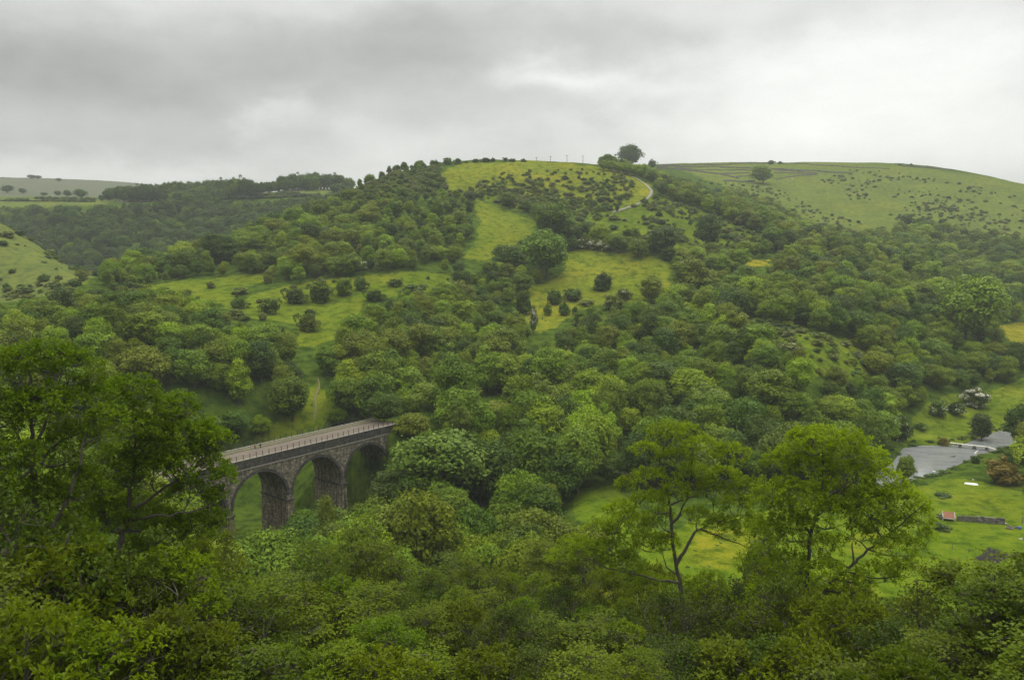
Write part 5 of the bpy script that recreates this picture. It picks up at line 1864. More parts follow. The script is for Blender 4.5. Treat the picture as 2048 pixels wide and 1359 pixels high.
# px, row of the top, range, kind, width factor
ROWS = [
    (448, 1056, 92, 'syc_b', 1.0), (520, 1160, 88, 'ash_a', 1.0), (400, 1094, 84, 'elm_a', 1.0), (626, 1102, 90, 'syc_a', 1.0), (708, 1046, 96, 'syc_b', .9), (742, 1096, 90, 'syc_a', .9),
    (782, 1114, 86, 'syc_b', .8), (855, 1138, 98, 'syc_b', .8), (935, 1124, 100, 'syc_a', .9), (1010, 1150, 104, 'ash_b', 1.0), (1075, 1152, 100, 'ash_b', 1.0), (560, 1160, 76, 'syc_a', 1.0),
    (670, 1160, 74, 'ash_b', 1.0), (480, 1160, 72, 'ash_a', 1.1), (905, 1184, 76, 'ash_a', 1.2), (968, 1182, 78, 'syc_b', 1.0), (1050, 1200, 76, 'ash_a', 1.0), (830, 1205, 70, 'elm_b', 1.0),
    (745, 1180, 70, 'syc_a', 1.0), (1130, 1187, 80, 'elm_b', 1.1), (1200, 1215, 78, 'ash_b', 1.0), (1262, 1205, 84, 'ash_b', 1.0), (1310, 1142, 92, 'elm_a', .9), (1150, 1102, 106, 'syc_b', .9),
    (1092, 1095, 110, 'syc_a', .9), (1215, 1149, 96, 'elm_a', .9), (1545, 1140, 92, 'elm_a', .9), (1585, 1149, 84, 'elm_b', 1.0), (1500, 1167, 92, 'ash_a', .8), (1665, 1185, 86, 'ash_a', .9),
    (1725, 1187, 84, 'elm_b', .9), (1395, 1169, 90, 'syc_b', .9), (1420, 1184, 84, 'elm_a', 1.0), (1480, 1177, 86, 'elm_b', 1.0), (1540, 1192, 82, 'ash_a', 1.0), (1690, 1187, 80, 'elm_a', 1.0),
    (1745, 1199, 76, 'syc_b', 1.0), (1800, 1235, 72, 'ash_a', 1.0), (1850, 1210, 66, 'elm_b', 1.0), (1900, 1125, 60, 'syc_b', .8), (2040, 1130, 58, 'syc_a', .9), (-20, 1015, 46, 'elm_b', 1.1),
    (60, 1140, 44, 'elm_a', 1.0), (150, 1110, 46, 'elm_a', 1.0), (230, 1140, 45, 'elm_b', 1.0), (310, 1115, 46, 'ash_b', 1.0), (390, 1155, 50, 'syc_b', 1.0), (450, 1210, 46, 'elm_b', 1.0),
    (530, 1180, 50, 'syc_a', 1.0), (610, 1190, 54, 'elm_a', 1.0), (690, 1210, 52, 'syc_b', 1.0), (770, 1245, 48, 'ash_b', 1.0), (850, 1225, 54, 'syc_a', .9), (935, 1220, 56, 'elm_a', 1.0),
    (1010, 1230, 52, 'elm_b', 1.0), (1090, 1250, 54, 'syc_a', 1.0), (1170, 1240, 52, 'syc_b', 1.0), (1250, 1245, 55, 'ash_b', 1.0), (1340, 1200, 60, 'elm_b', 1.0), (1430, 1225, 60, 'elm_b', 1.0),
    (1510, 1240, 60, 'elm_a', 1.0), (1560, 1175, 58, 'elm_b', 1.0), (1650, 1215, 56, 'elm_a', 1.0), (1730, 1220, 52, 'elm_a', 1.0), (1810, 1265, 48, 'elm_b', 1.0), (1890, 1290, 42, 'syc_a', .8),
    (20, 1250, 36, 'elm_a', 1.0), (110, 1265, 36, 'ash_a', 1.0), (200, 1260, 37, 'ash_b', 1.0), (300, 1255, 38, 'elm_a', 1.0), (380, 1285, 38, 'elm_a', 1.0), (480, 1305, 36, 'syc_b', 1.0),
    (570, 1295, 38, 'ash_a', 1.0), (660, 1305, 38, 'ash_b', 1.0), (760, 1315, 37, 'elm_a', 1.0), (860, 1310, 38, 'syc_b', 1.0), (960, 1312, 38, 'elm_a', 1.0), (1060, 1315, 38, 'elm_b', 1.0),
    (1160, 1318, 38, 'syc_a', 1.0), (1270, 1318, 36, 'syc_a', .7), (1370, 1305, 40, 'elm_b', 1.0), (1460, 1305, 40, 'elm_a', 1.0), (1550, 1300, 41, 'elm_b', 1.0), (1640, 1305, 40, 'elm_a', 1.0),
    (1730, 1322, 37, 'syc_b', 1.0), (1820, 1335, 35, 'elm_a', 1.0), (-70, 1200, 40, 'syc_a', 1.0), (2110, 1135, 50, 'elm_b', 1.0), (2120, 1300, 38, 'syc_a', 1.0),
]
ri_ = np.random.default_rng(909)
items = []
for q, (px_, top, rm, kind, wf) in enumerate(ROWS):
    depth_w = 'far row' if rm > 82 else ('third row' if rm > 66 else ('second row' if rm > 43 else 'front row'))
    side = 'below the left ashes' if px_ < 430 else ('below the viaduct' if px_ < 820 else ('in the middle foreground' if px_ < 1140 else ('around the gnarled ash' if px_ < 1500 else ('under the slanting ash' if px_ < 1830 else 'by the corner sycamore'))))
    items.append(dict(id=q, px=px_, py=top, key=(WORD[kind], side, depth_w)))
lab = rank_labels(items, lambda k: '%s %s, %s' % k)
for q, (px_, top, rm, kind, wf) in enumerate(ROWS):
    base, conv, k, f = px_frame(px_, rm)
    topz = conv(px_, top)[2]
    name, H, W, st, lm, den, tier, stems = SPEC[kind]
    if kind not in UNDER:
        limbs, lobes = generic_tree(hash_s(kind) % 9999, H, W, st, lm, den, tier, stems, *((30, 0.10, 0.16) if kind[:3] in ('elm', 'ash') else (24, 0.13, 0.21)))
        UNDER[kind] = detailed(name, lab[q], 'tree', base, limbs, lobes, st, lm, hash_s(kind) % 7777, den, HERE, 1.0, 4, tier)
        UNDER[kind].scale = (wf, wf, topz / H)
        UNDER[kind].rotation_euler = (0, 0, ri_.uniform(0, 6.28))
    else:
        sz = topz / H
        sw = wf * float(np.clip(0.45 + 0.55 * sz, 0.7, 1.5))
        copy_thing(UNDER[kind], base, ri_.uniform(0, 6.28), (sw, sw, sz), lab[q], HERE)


# ------------------------------------------------------------------ people and animals
def skin_mesh(V, E, R, mat, name, sub=1):
    me_ = bpy.data.meshes.new('tmp')
    me_.from_pydata([tuple(v) for v in V], E, [])
    ob = bpy.data.objects.new('tmp', me_)
    COL.objects.link(ob)
    sk = ob.modifiers.new('skin', 'SKIN')
    for i_, sv in enumerate(me_.skin_vertices[0].data):
        rr_ = R[i_]
        sv.radius = rr_ if isinstance(rr_, tuple) else (rr_, rr_)
        sv.use_root = (i_ == 0)
    sb = ob.modifiers.new('sub', 'SUBSURF')
    sb.levels = sb.render_levels = sub
    dg = bpy.context.evaluated_depsgraph_get()
    out = bpy.data.meshes.new_from_object(ob.evaluated_get(dg))
    out.name = name
    bpy.data.objects.remove(ob)
    bpy.data.meshes.remove(me_)
    out.materials.clear()
    out.materials.append(mat)
    for p_ in out.polygons:
        p_.use_smooth = True
    return out


def chain(V, E, R, start, pts, rads):
    prev = start
    for p_, r_ in zip(pts, rads):
        V.append(p_)
        R.append(r_)
        E.append((prev, len(V) - 1))
        prev = len(V) - 1
    return prev


SKIN = simple_material('skin', (0.36, 0.22, 0.16), (0.42, 0.27, 0.2), 5, 0.6)


def cloth(name, c):
    return simple_material(name, tuple(v * .8 for v in c), c, 6, 0.85)


def person(loc, rz, jacket, trousers, hair, shoes, label, stride=0.22, scale=1.0, bag=None):
    rt_ = root('person', loc, label, 'person', None, rz, (scale,) * 3)
    V, E, R = [(0, 0, .95)], [], [(.13, .10)]
    hip = 0
    chest = chain(V, E, R, hip, [(0, .02, 1.12), (0, .03, 1.30), (0, .02, 1.43)], [(.12, .09), (.15, .10), (.11, .08)])
    head = chain(V, E, R, chest, [(0, .03, 1.50), (0, .04, 1.57), (0, .05, 1.66), (0, .04, 1.73)], [.05, .065, .085, .06])
    chain(V, E, R, head - 1, [(0, .145, 1.63)], [.014])
    legs, arms = [], []
    for s_ in (-1, 1):
        st = stride * s_
        a = [(.09 * s_, 0, .90), (.10 * s_, st * .5 + .03, .50), (.10 * s_, st * .9, .09)]
        chain(V, E, R, hip, a + [(.11 * s_, st * .9 + .15, .04)], [.085, .058, .042, .035])
        legs.append(a)
        b = [(.19 * s_, .02, 1.41), (.24 * s_, -st * .35, 1.14), (.25 * s_, -st * .8 + .10, .93)]
        wr = chain(V, E, R, chest, b + [(.25 * s_, -st * .8 + .14, .86)], [.055, .042, .030, .034])
        arms.append(b)
        hx_, hy_, hz_ = V[wr]
        for k, (o_, l_) in enumerate(((-.03, .075), (-.01, .085), (.01, .08), (.03, .06))):
            chain(V, E, R, wr, [(hx_, hy_ + o_, hz_ - .05), (hx_ - .015 * s_, hy_ + o_ + .01, hz_ - .05 - l_ * .6)], [.009, .008])
        chain(V, E, R, wr, [(hx_ - .03 * s_, hy_ + .05, hz_ - .02)], [.010])
    link('body', skin_mesh(V, E, R, SKIN, 'body', 2), rt_)
    V, E, R = [(0, .01, .92)], [], [(.16, .125)]
    ch = chain(V, E, R, 0, [(0, .02, 1.12), (0, .03, 1.30), (0, .02, 1.44)], [(.15, .12), (.18, .13), (.12, .09)])
    for b in arms:
        chain(V, E, R, ch, b, [.075, .060, .048])
    link('jacket', skin_mesh(V, E, R, jacket, 'jacket', 2), rt_)
    V, E, R = [(0, 0, .95)], [], [(.15, .115)]
    for a in legs:
        chain(V, E, R, 0, a, [.10, .075, .058])
    link('trousers', skin_mesh(V, E, R, trousers, 'trousers', 2), rt_)
    for a in legs:
        x_, y_, z_ = a[-1]
        link('shoe', skin_mesh([(x_, y_ - .04, .05), (x_, y_ + .06, .045), (x_, y_ + .17, .035)], [(0, 1), (1, 2)], [(.05, .05), (.05, .045), (.045, .03)], shoes, 'shoe', 1), rt_)
    link('hair', skin_mesh([(0, .01, 1.62), (0, .01, 1.70), (0, .035, 1.755)], [(0, 1), (1, 2)], [(.085, .07), (.09, .09), (.06, .06)], hair, 'hair', 2), rt_)
    if bag is not None:
        link('rucksack', skin_mesh([(0, -.16, 1.12), (0, -.18, 1.28), (0, -.16, 1.42)], [(0, 1), (1, 2)], [(.13, .09), (.14, .10), (.11, .07)], bag, 'rucksack', 1), rt_)
    return rt_


BLACK = cloth('black_cloth', (0.018, 0.018, 0.02))
NAVY = cloth('dark_blue_cloth', (0.03, 0.035, 0.05))
HAIR = cloth('brown_hair', (0.06, 0.04, 0.025))
WHITE = cloth('white_cloth', (0.72, 0.72, 0.70))
HEAD_DIR = math.atan2(VD[1], VD[0]) - math.pi / 2
TZ = COP_Z - 0.155
person(via_point(17.0, 8.2, TZ), HEAD_DIR + math.pi, cloth('maroon_cloth', (0.16, 0.02, 0.035)), NAVY, HAIR, WHITE, 'walker in a maroon jacket and dark trousers on the viaduct trail', 0.25, 1.02)
person(via_point(18.6, 7.9, TZ), HEAD_DIR + math.pi + .2, BLACK, BLACK, cloth('fair_hair', (0.20, 0.15, 0.08)), WHITE, 'walker in black with white shoes and a pale rucksack on the viaduct', -0.25, 1.0, WHITE)
p = at(1085, 640)
person((p[0], p[1], p[2] - .02), 1.2, BLACK, BLACK, HAIR, BLACK, 'tiny distant walker in dark clothes standing on the hillside meadow', 0.15, 1.05)


def beast(name, label, cat, x, y, z, rz, size, mat, spine, legs_at, leg_len, head_r, group=None, neck=None, tail=None, leg_r=.05):
    V, E, R = [spine[0][0]], [], [spine[0][1]]
    last = chain(V, E, R, 0, [a for a, b in spine[1:]], [b for a, b in spine[1:]])
    if neck:
        chain(V, E, R, last, [a for a, b in neck], [b for a, b in neck])
    if tail:
        chain(V, E, R, 0, [a for a, b in tail], [b for a, b in tail])
    for (i_, side, bend) in legs_at:
        bx_, by_, bz_ = V[i_]
        chain(V, E, R, i_, [(side, by_, bz_ - leg_len * .35), (side, by_ + bend, bz_ - leg_len * .7), (side, by_ + bend * .3, bz_ - leg_len)], [leg_r * 1.5, leg_r * .9, leg_r * .8])
    rt_ = root(name, (x, y, z), label, cat, group, rz, (size,) * 3)
    link('body', skin_mesh(V, E, R, mat, 'body', 1), rt_)
    return rt_


p = at(1091, 643)
beast('dog', 'small black dog beside the distant walker on the meadow', 'dog', p[0], p[1], p[2], 1.9, 1.15, BLACK,
      [((0, -.32, .52), (.10, .11)), ((0, -.1, .54), (.10, .11)), ((0, .12, .53), (.11, .14)), ((0, .28, .56), (.09, .11))], [(0, .08, -.07), (0, -.08, -.07), (3, .08, .04), (3, -.08, .04)], .54, .1,
      neck=[((0, .40, .70), .07), ((0, .50, .76), .08), ((0, .64, .72), .045)], tail=[((0, -.50, .62), .025), ((0, -.60, .74), .015)], leg_r=.035)
WOOL = simple_material('wool', (0.42, 0.40, 0.35), (0.58, 0.56, 0.50), 8, 0.95)
SHEEP = [(1427, 335), (1438, 336), (1433, 335), (1470, 336), (1591, 342), (1584, 357), (1586, 359), (1488, 366), (1504, 368), (1513, 371), (1533, 372), (1546, 402), (1612, 391), (1655, 388), (1690, 395)]
lab = rank_labels([dict(id=i, px=a, py=b, key=('on the walled top fields' if b < 350 else ('near the lone field tree' if b < 380 else 'on the open far hillside'),)) for i, (a, b) in enumerate(SHEEP)], lambda k: 'white sheep grazing %s' % k)
for i, (a, b) in enumerate(SHEEP):
    p = at(a, b)
    beast('sheep', lab[i], 'sheep', p[0], p[1], p[2], i * 1.3, 1.15, WOOL,
          [((0, -.42, .66), (.20, .22)), ((0, -.15, .70), (.27, .28)), ((0, .15, .69), (.26, .27)), ((0, .40, .67), (.19, .21))], [(0, .13, -.05), (0, -.13, -.05), (3, .13, .03), (3, -.13, .03)], .68, .1,
          'sheep on the far hill', neck=[((0, .60, .62), .11), ((0, .74, .48), .10), ((0, .86, .36), .06)], leg_r=.04)
FEATHER = simple_material('white_feathers', (0.62, 0.62, 0.60), (0.78, 0.78, 0.76), 8, 0.8)
for (a, b, lb, sz) in ((1868, 943, 'white swan swimming on the pond', 1.0),):
    q_ = at_z(a, b, WATER_Z)
    beast('swan', lb, 'swan', q_[0], q_[1], WATER_Z, 1.0, sz, FEATHER, [((0, -.55, .22), (.07, .06)), ((0, -.3, .17), (.20, .18)), ((0, 0, .15), (.25, .20)), ((0, .3, .17), (.16, .16))], [], 0, 0,
          neck=[((0, .44, .30), .07), ((0, .42, .52), .05), ((0, .46, .72), .05), ((0, .54, .80), .06), ((0, .68, .74), .03)])
p = at(1946, 961)
beast('goose', 'white goose standing in the grass just above the white boat', 'goose', p[0], p[1], p[2], 2.0, 1.0, FEATHER, [((0, -.42, .34), (.05, .05)), ((0, -.2, .36), (.14, .14)), ((0, .05, .38), (.17, .17)), ((0, .22, .42), (.11, .12))],
      [(2, .07, .02), (2, -.07, .02)], .38, .1, neck=[((0, .32, .56), .05), ((0, .34, .74), .04), ((0, .40, .84), .05), ((0, .52, .82), .025)], leg_r=.02)

# ------------------------------------------------------------------ small built things
POLEW = simple_material('weathered_pole', (0.06, 0.055, 0.05), (0.11, 0.10, 0.09), 2, 0.9)
pole_src = None
for i, (a, top) in enumerate([(1073, 314), (1101, 312), (1134, 310), (1166, 311)]):
    u, yc, zc = px_dir(a, top)
    h_ = math.hypot(u, yc)
    rm = 815
    x_, y_ = u / h_ * rm, yc / h_ * rm
    g0, ztop = float(gz(x_, y_)), EYE[2] + zc / h_ * rm
    hh = ztop - g0
    rt_ = root('telegraph_pole', (x_, y_, g0), ORD[i] + ' from the left of four telegraph poles on the bare hilltop skyline', 'pole', 'telegraph poles on the hilltop')
    mb = MB()
    mb.tube([(0, 0, -.5), (0, 0, hh * .5), (0, 0, hh)], [.24, .21, .17], 8)
    mb.build('shaft', POLEW, rt_)
    mb = MB()
    mb.box(-1.25, 1.25, -.09, .09, hh - .75, hh - .55)
    ca = mb.build('crossarm', POLEW, rt_)
    for xx in (-1.1, 0.0, 1.1):
        mb = MB()
        mb.tube([(xx, 0, hh - .55), (xx, 0, hh - .42), (xx, 0, hh - .28)], [.05, .09, .05], 8)
        mb.build('insulator', POLEW, ca)

ROOFST = simple_material('stone_slate_roof', (0.16, 0.15, 0.14), (0.24, 0.23, 0.21), 1.5, 0.9)
HOUSEST = simple_material('pale_limestone_wall', (0.30, 0.27, 0.21), (0.44, 0.40, 0.32), 1.2, 0.9)
DARKGL = simple_material('dark_window', (0.02, 0.022, 0.025), (0.04, 0.042, 0.045), 1, 0.2)


def barn(px0, px1, row, label, h, depth, rows_of_windows):
    pa, pb = at(px0, row, 700), at(px1, row, 700)
    c = (pa + pb) / 2
    L = float(np.linalg.norm((pb - pa)[:2]))
    rz = math.atan2(pb[1] - pa[1], pb[0] - pa[0])
    z0 = float(max(pa[2], pb[2]))
    rt_ = root('farm_building', (c[0], c[1], z0), label, 'barn', None, rz)
    mb = MB()
    mb.box(-L / 2, L / 2, 0, depth, -4, h)
    mb.add([(-L / 2, 0, h), (-L / 2, depth, h), (-L / 2, depth / 2, h + depth * .38), (L / 2, 0, h), (L / 2, depth, h), (L / 2, depth / 2, h + depth * .38)], [(0, 2, 1), (3, 4, 5)])
    mb.build('wall', HOUSEST, rt_)
    mb = MB()
    e = 0.4
    rz_ = depth * .38
    V = []
    for xx in (-L / 2 - e, L / 2 + e):
        V += [(xx, -e, h - e * .76 + .05), (xx, depth / 2, h + rz_ + .05), (xx, depth + e, h - e * .76 + .05), (xx, -e, h - e * .76 + .3), (xx, depth / 2, h + rz_ + .3), (xx, depth + e, h - e * .76 + .3)]
    mb.add(V, [(0, 1, 7, 6), (1, 2, 8, 7), (3, 9, 10, 4), (4, 10, 11, 5), (0, 6, 9, 3), (2, 5, 11, 8), (0, 3, 4, 1), (1, 4, 5, 2), (6, 7, 10, 9), (7, 8, 11, 10)])
    rf = mb.build('roof', ROOFST, rt_)
    mb = MB()
    mb.box(L * .3, L * .3 + .9, depth / 2 - .4, depth / 2 + .4, h + rz_ - .2, h + rz_ + 1.3)
    mb.build('chimney', HOUSEST, rf)
    n = max(2, int(L / 4.5))
    for k in range(n):
        xx = -L / 2 + (k + .5) * L / n
        mb = MB()
        tall = k % 3 == 1
        mb.box(xx - .55, xx + .55, -.03, .05, 0.1 if tall else 1.1, 2.3)
        mb.build('door' if tall else 'window', DARKGL, rt_)
    return rt_


barn(264, 314, 402, 'long pale stone farm building at the wood edge on the far left hill', 4.2, 8.0, 1)
barn(235, 253, 404, 'small pale stone barn left of the long farm building on the far hill', 3.6, 8.0, 1)

WALLST = stone_material('dry_stone', (0.09, 0.085, 0.075), (0.19, 0.18, 0.155), (0.03, 0.03, 0.028), 1.0, 0.3, 0.5, 0.22)


def stone_wall(pts_px, label, h=1.5, t=0.6, rmin=20.0, group=None, xy=None):
    P = np.array([at(a, b, rmin)[:2] for a, b in pts_px]) if xy is None else np.asarray(xy, float)
    d = np.concatenate([[0], np.cumsum(np.linalg.norm(np.diff(P, axis=0), axis=1))])
    q = np.linspace(0, d[-1], max(5, int(d[-1] / (0.5 if d[-1] < 60 else 3.0))))
    X, Y_ = np.interp(q, d, P[:, 0]), np.interp(q, d, P[:, 1])
    T_ = unit(np.stack([np.gradient(X), np.gradient(Y_)], 1))
    Nn = np.stack([-T_[:, 1], T_[:, 0]], 1)
    g = gz(X, Y_)
    top = g + h * (1 + 0.16 * vnoise(q * 1.0, q * 0, 1.1, 61) + 0.22 * vnoise(q, q * 0, 9, 62))
    x0, y0 = X[0], Y_[0]
    V = []
    for sgn, zz, tt in ((-1, g - .4, t / 2), (-1, top - .12, t * .36), (-.5, top, t * .36), (.5, top, t * .36), (1, top - .12, t * .36), (1, g - .4, t / 2)):
        V.append(np.stack([X + Nn[:, 0] * tt * sgn - x0, Y_ + Nn[:, 1] * tt * sgn - y0, zz - g[0]], 1))
    V = np.stack(V, 1).reshape(-1, 3)
    i_ = np.arange(len(q) - 1)[:, None] * 6
    j_ = np.arange(5)[None, :]
    F = np.stack([i_ + j_, i_ + j_ + 1, i_ + j_ + 7, i_ + j_ + 6], -1).reshape(-1, 4)
    n = len(q) * 6
    me_ = mesh_np('stone_wall', V, [F, np.array([[5, 4, 3, 2, 1, 0]]), np.array([[n - 6, n - 5, n - 4, n - 3, n - 2, n - 1]])], [WALLST])
    o = link('stone_wall', me_, None, (x0, y0, g[0]))
    return tag(o, label, 'wall', group)


GW = 'dry stone walls on the far fields'
for pts, lb, hh, tt in (
        ([(1318, 332), (1400, 330), (1500, 327), (1548, 326)], 'dry stone wall along the skyline left of the skyline bushes', 1.7, 1.2),
        ([(1315, 335), (1430, 334), (1560, 339), (1640, 343), (1700, 347)], 'long dry stone wall passing behind the lone field tree', 1.7, 1.2),
        ([(1313, 338), (1390, 343), (1440, 349), (1478, 358)], 'dry stone wall slanting down from the hilltop toward the lone field tree', 1.8, 1.2),
        ([(1350, 336), (1430, 340), (1505, 341)], 'thin dry stone wall between the skyline wall and the slanting wall', 1.25, 0.75),
        ([(1442, 348), (1500, 346)], 'short dry stone wall left of the lone field tree, upper', 1.25, 0.75),
        ([(1472, 354), (1502, 351)], 'short dry stone wall left of the lone field tree, lower', 1.25, 0.75),
        ([(1448, 363), (1510, 362)], 'thick low stone wall just left of the foot of the lone field tree', 1.9, 2.0),
        ([(1550, 341), (1600, 344), (1635, 348)], 'dry stone wall right of the lone field tree, upper', 1.25, 0.75),
        ([(1548, 346), (1600, 348), (1632, 350)], 'dry stone wall right of the lone field tree, middle', 1.25, 0.75),
        ([(1552, 359), (1595, 352), (1634, 349)], 'dry stone wall climbing from the lone field tree to the small dark bush', 1.25, 0.75),
        ([(1560, 327), (1640, 331), (1720, 336), (1780, 338)], 'dry stone wall running right below the skyline of the far hill', 1.25, 0.75),
        ([(1805, 333), (1860, 337), (1905, 341)], 'dry stone wall on the crest near two small bushes at far right', 1.6, 1.0)):
    stone_wall(pts, lb, hh, tt, 700, GW)
for pts, lb in (([(445, 396), (540, 392), (640, 391)], 'lower field wall on the far left plateau'), ([(490, 389), (580, 385), (668, 381)], 'upper field wall on the far left plateau')):
    stone_wall(pts, lb, 1.6, 1.0, 800, 'field walls on the left plateau')
stone_wall([(1914, 1041), (1945, 1043), (1980, 1046), (2009, 1048)], 'dry stone wall in the valley field right of the rusty shelter', 1.6, 0.6)
stone_wall([(1873, 1036), (1886, 1038)], 'short stub of stone wall left of the rusty shelter', 1.5, 0.6)

# shelter
RUST = simple_material('rusty_sheet', (0.11, 0.045, 0.024), (0.20, 0.085, 0.045), 1.4, 0.8, stretch=(6, 1, 1))
PALE = simple_material('pale_board', (0.24, 0.22, 0.19), (0.36, 0.34, 0.30), 3, 0.8)
p = at(1897, 1040)
sh = root('field_shelter', (p[0], p[1], p[2]), 'small field shelter with a rusty red sheet roof and pale end posts', 'shelter', None, -0.42)
mb = MB()
V = []
for xx in np.linspace(-1.35, 1.35, 28):
    w_ = 0.035 * math.sin(xx * 14)
    V += [(xx, -1.0, 0.85 + w_), (xx, 1.3, 2.05 + w_)]
i_ = np.arange(27) * 2
mb.add(V, np.stack([i_, i_ + 2, i_ + 3, i_ + 1], 1))
rfo = mb.build('roof', RUST, sh)
sol = rfo.modifiers.new('thick', 'SOLIDIFY')
sol.thickness = 0.04
mb = MB()
mb.box(-1.4, 1.4, -1.12, -1.02, 0.62, 0.90)
mb.build('fascia_board', PALE, sh)
for xx in (-1.5, 1.5):
    mb = MB()
    mb.box(xx - .11, xx + .11, -1.05, -.8, -.3, 1.15)
    mb.box(xx - .11, xx + .11, 1.0, 1.25, -.3, 2.2)
    mb.add([(xx - .09, -.8, .85), (xx - .09, 1.0, 1.75), (xx - .09, 1.0, 2.1), (xx - .09, -.8, 1.12), (xx + .09, -.8, .85), (xx + .09, 1.0, 1.75), (xx + .09, 1.0, 2.1), (xx + .09, -.8, 1.12)],
           [(0, 1, 2, 3), (4, 7, 6, 5), (0, 4, 5, 1), (3, 2, 6, 7)])
    mb.build('end_post', PALE, sh)
mb = MB()
mb.box(-1.35, 1.35, 1.05, 1.2, -.3, 1.9)
mb.build('back_wall', WALLST, sh)

# footbridge
PLANK = simple_material('bleached_plank', (0.40, 0.37, 0.31), (0.56, 0.52, 0.45), 2.5, 0.85, stretch=(1, 5, 5))
FBA, FBB = at_z(1887, 883, WATER_Z + 1.5), at_z(1976, 893, WATER_Z + 1.5)
FBC = at_z(2004, 902, WATER_Z + 0.6)
d_ = FBB - FBA
L = float(np.linalg.norm(d_[:2]))
fb = root('footbridge', (FBA[0], FBA[1], WATER_Z), 'narrow pale plank footbridge on stone piers across the head of the pond', 'footbridge', None, math.atan2(d_[1], d_[0]))
mb = MB()
mb.box(0, L, -.45, .45, 1.36, 1.5)
mb.build('plank_deck', PLANK, fb)
mb = MB()
d2 = FBC - FBB
l2 = float(np.linalg.norm(d2[:2]))
a2 = math.atan2(d2[1], d2[0]) - math.atan2(d_[1], d_[0])
ex, ey = L + math.cos(a2) * l2, math.sin(a2) * l2
nx_, ny_ = -math.sin(a2) * .42, math.cos(a2) * .42
mb.add([(L + .1 - nx_, -ny_, 1.38), (L + .1 + nx_, ny_, 1.38), (ex + nx_, ey + ny_, .5), (ex - nx_, ey - ny_, .5), (L + .1 - nx_, -ny_, 1.5), (L + .1 + nx_, ny_, 1.5), (ex + nx_, ey + ny_, .62), (ex - nx_, ey - ny_, .62)],
       [(0, 3, 2, 1), (4, 5, 6, 7), (0, 1, 5, 4), (1, 2, 6, 5), (2, 3, 7, 6), (3, 0, 4, 7)])
mb.build('ramp', PLANK, fb)
for xx in (0.6, L * .38, L * .70, L - .4):
    mb = MB()
    V = [(xx - .75, -.8, -1.2), (xx + .75, -.8, -1.2), (xx + .75, .9, -1.2), (xx - .75, .9, -1.2), (xx - .5, -.5, 1.355), (xx + .5, -.5, 1.355), (xx + .5, .6, 1.355), (xx - .5, .6, 1.355)]
    mb.add(V, [(0, 3, 2, 1), (4, 5, 6, 7), (0, 1, 5, 4), (1, 2, 6, 5), (2, 3, 7, 6), (3, 0, 4, 7)])
    mb.build('stone_pier', WALLST, fb)
# log in the pond
BARKD = simple_material('wet_log', (0.02, 0.018, 0.015), (0.05, 0.045, 0.04), 3, 0.6)
for (a, b, c_, e_, lb) in ((1902, 913, 1911, 911, 'dark log lying in the pond below the footbridge'), (1949, 907, 1956, 900, 'pale driftwood branch leaning on a footbridge pier')):
    q0, q1 = at_z(a, b, WATER_Z + .08), at_z(c_, e_, WATER_Z + .3)
    mb = MB()
    mb.tube([(0, 0, -.1), tuple((q1 - q0) * .5), tuple(q1 - q0)], [.22, .2, .1], 7)
    tag(mb.build('log', BARKD if 'dark' in lb else PLANK, None, tuple(q0), True), lb, 'log')

# boat
BOATW = simple_material('white_paint', (0.70, 0.70, 0.67), (0.80, 0.80, 0.77), 2, 0.5)
pa, pb = at(1928, 967), at(1957, 970)
d_ = pb - pa
L = float(np.linalg.norm(d_[:2]))
bt = root('upturned_boat', tuple((pa + pb) / 2), 'long white upturned boat lying on the grass below the pond', 'boat', None, math.atan2(d_[1], d_[0]))
q = np.linspace(-1, 1, 17)
prof = np.sqrt(np.maximum(1 - np.abs(q) ** 3.0, 0.0))
th = np.linspace(0, np.pi, 9)
V = np.stack([np.repeat(q[:, None] * L / 2, 9, 1), np.cos(th)[None, :] * 0.55 * prof[:, None], np.sin(th)[None, :] * 0.55 * (0.35 + .65 * prof[:, None]) - .05], -1).reshape(-1, 3)
i_ = np.arange(16)[:, None] * 9
j_ = np.arange(8)[None, :]
link('hull', mesh_np('hull', V, np.stack([i_ + j_, i_ + j_ + 1, i_ + j_ + 10, i_ + j_ + 9], -1).reshape(-1, 4), [BOATW], smooth=True), bt)
mb = MB()
mb.box(-L * .42, L * .42, -.03, .03, .48, .58)
mb.build('keel', BOATW, bt)

# posts, barrel, rubble and a stone gatepost
OAK = simple_material('grey_post', (0.07, 0.06, 0.05), (0.14, 0.12, 0.10), 3, 0.9)
for i, (a, b, h_) in enumerate([(1904, 1099, 1.5), (1937, 1104, 1.4), (1958, 1104, 1.3)]):
    p = at(a, b)
    mb = MB()
    mb.tube([(0, 0, -.3), (0.02, 0, h_ * .5), (0.05, 0.02, h_)], [.085, .08, .065], 7)
    tag(mb.build('fence_post', OAK, None, tuple(p)), ['left', 'middle', 'right'][i] + ' one of three thin fence posts left of the black mud patch', 'post', 'thin fence posts in the valley field')
p = at(2044, 1046)
mb = MB()
mb.tube([(0, 0, -.3), (.03, 0, 1.0), (.05, 0, 1.9)], [.12, .11, .09], 6)
tag(mb.build('gatepost', POLEW, None, tuple(p)), 'weathered gatepost at the right edge of the valley field', 'post')
BLUE = simple_material('blue_plastic', (0.03, 0.10, 0.30), (0.05, 0.14, 0.38), 2, 0.45)
p = at(2039, 1058)
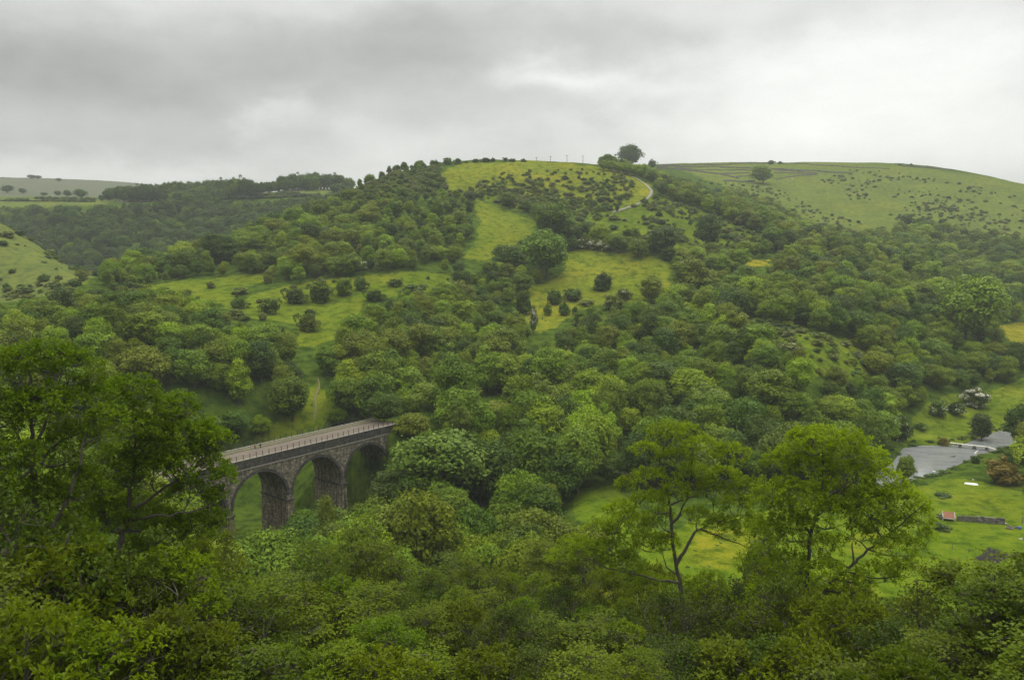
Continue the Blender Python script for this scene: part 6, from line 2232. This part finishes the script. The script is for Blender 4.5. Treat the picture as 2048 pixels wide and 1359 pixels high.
mb = MB()
mb.tube([(0, 0, 0), (0, 0, .02), (0, 0, .25), (0, 0, .55), (0, 0, .85), (0, 0, .87)], [.02, .29, .31, .31, .29, .02], 14)
tag(mb.build('barrel', BLUE, None, tuple(p), True), 'blue plastic barrel in the grass at the right edge of the valley field', 'barrel')
rr_ = np.random.default_rng(61)


def rock(a, b, size, label, group=None, mat=None):
    p = at(a, b)
    d = rand_dirs(rr_, 14)
    import bmesh
    bm = bmesh.new()
    for v in d:
        bm.verts.new(v * np.array([1, .8, .55]) * size * rr_.uniform(.8, 1.15))
    bmesh.ops.convex_hull(bm, input=bm.verts)
    me_ = bpy.data.meshes.new('stone')
    bm.to_mesh(me_)
    bm.free()
    me_.materials.append(mat or WALLST)
    tag(link('stone', me_, None, (p[0], p[1], p[2] + size * .2)), label, 'stone', group)


RUB = [(2012 + rr_.uniform(0, 26), 1049 + rr_.uniform(0, 9)) for _ in range(14)]
lab = rank_labels([dict(id=i, px=a, py=b, key='x') for i, (a, b) in enumerate(RUB)], lambda k: 'grey stone of the rubble heap at the wall end')
for i, (a, b) in enumerate(RUB):
    rock(a, b, rr_.uniform(.35, .75), lab[i], 'rubble at the wall end')
rock(2011, 1047, .4, 'pale boulder at the right end of the valley wall', None, PALE)
rock(2042, 1078, .6, 'pale boulder below the blue barrel at the right edge', None, PALE)
rock(1893, 884, .45, 'white stone at the left end of the footbridge', None, PALE)
# ------------------------------------------------------------------ haze
def build_haze():
    m, n = mat_new('haze_air')
    pv = n.new('ShaderNodeVolumePrincipled')
    pv.inputs['Color'].default_value = (0.47, 0.50, 0.505, 1)
    pv.inputs['Density'].default_value = HAZE_DENSITY
    pv.inputs['Anisotropy'].default_value = 0.25
    o = n.new('ShaderNodeOutputMaterial')
    n.link(pv.outputs[0], o.inputs['Volume'])
    mb = MB()
    mb.box(-3600, 3600, -80, 4400, float(GZ.min() - 1.0), float(GZ.max() + 22))
    tag(mb.build('haze', m), None, None, None, 'stuff')


build_haze()
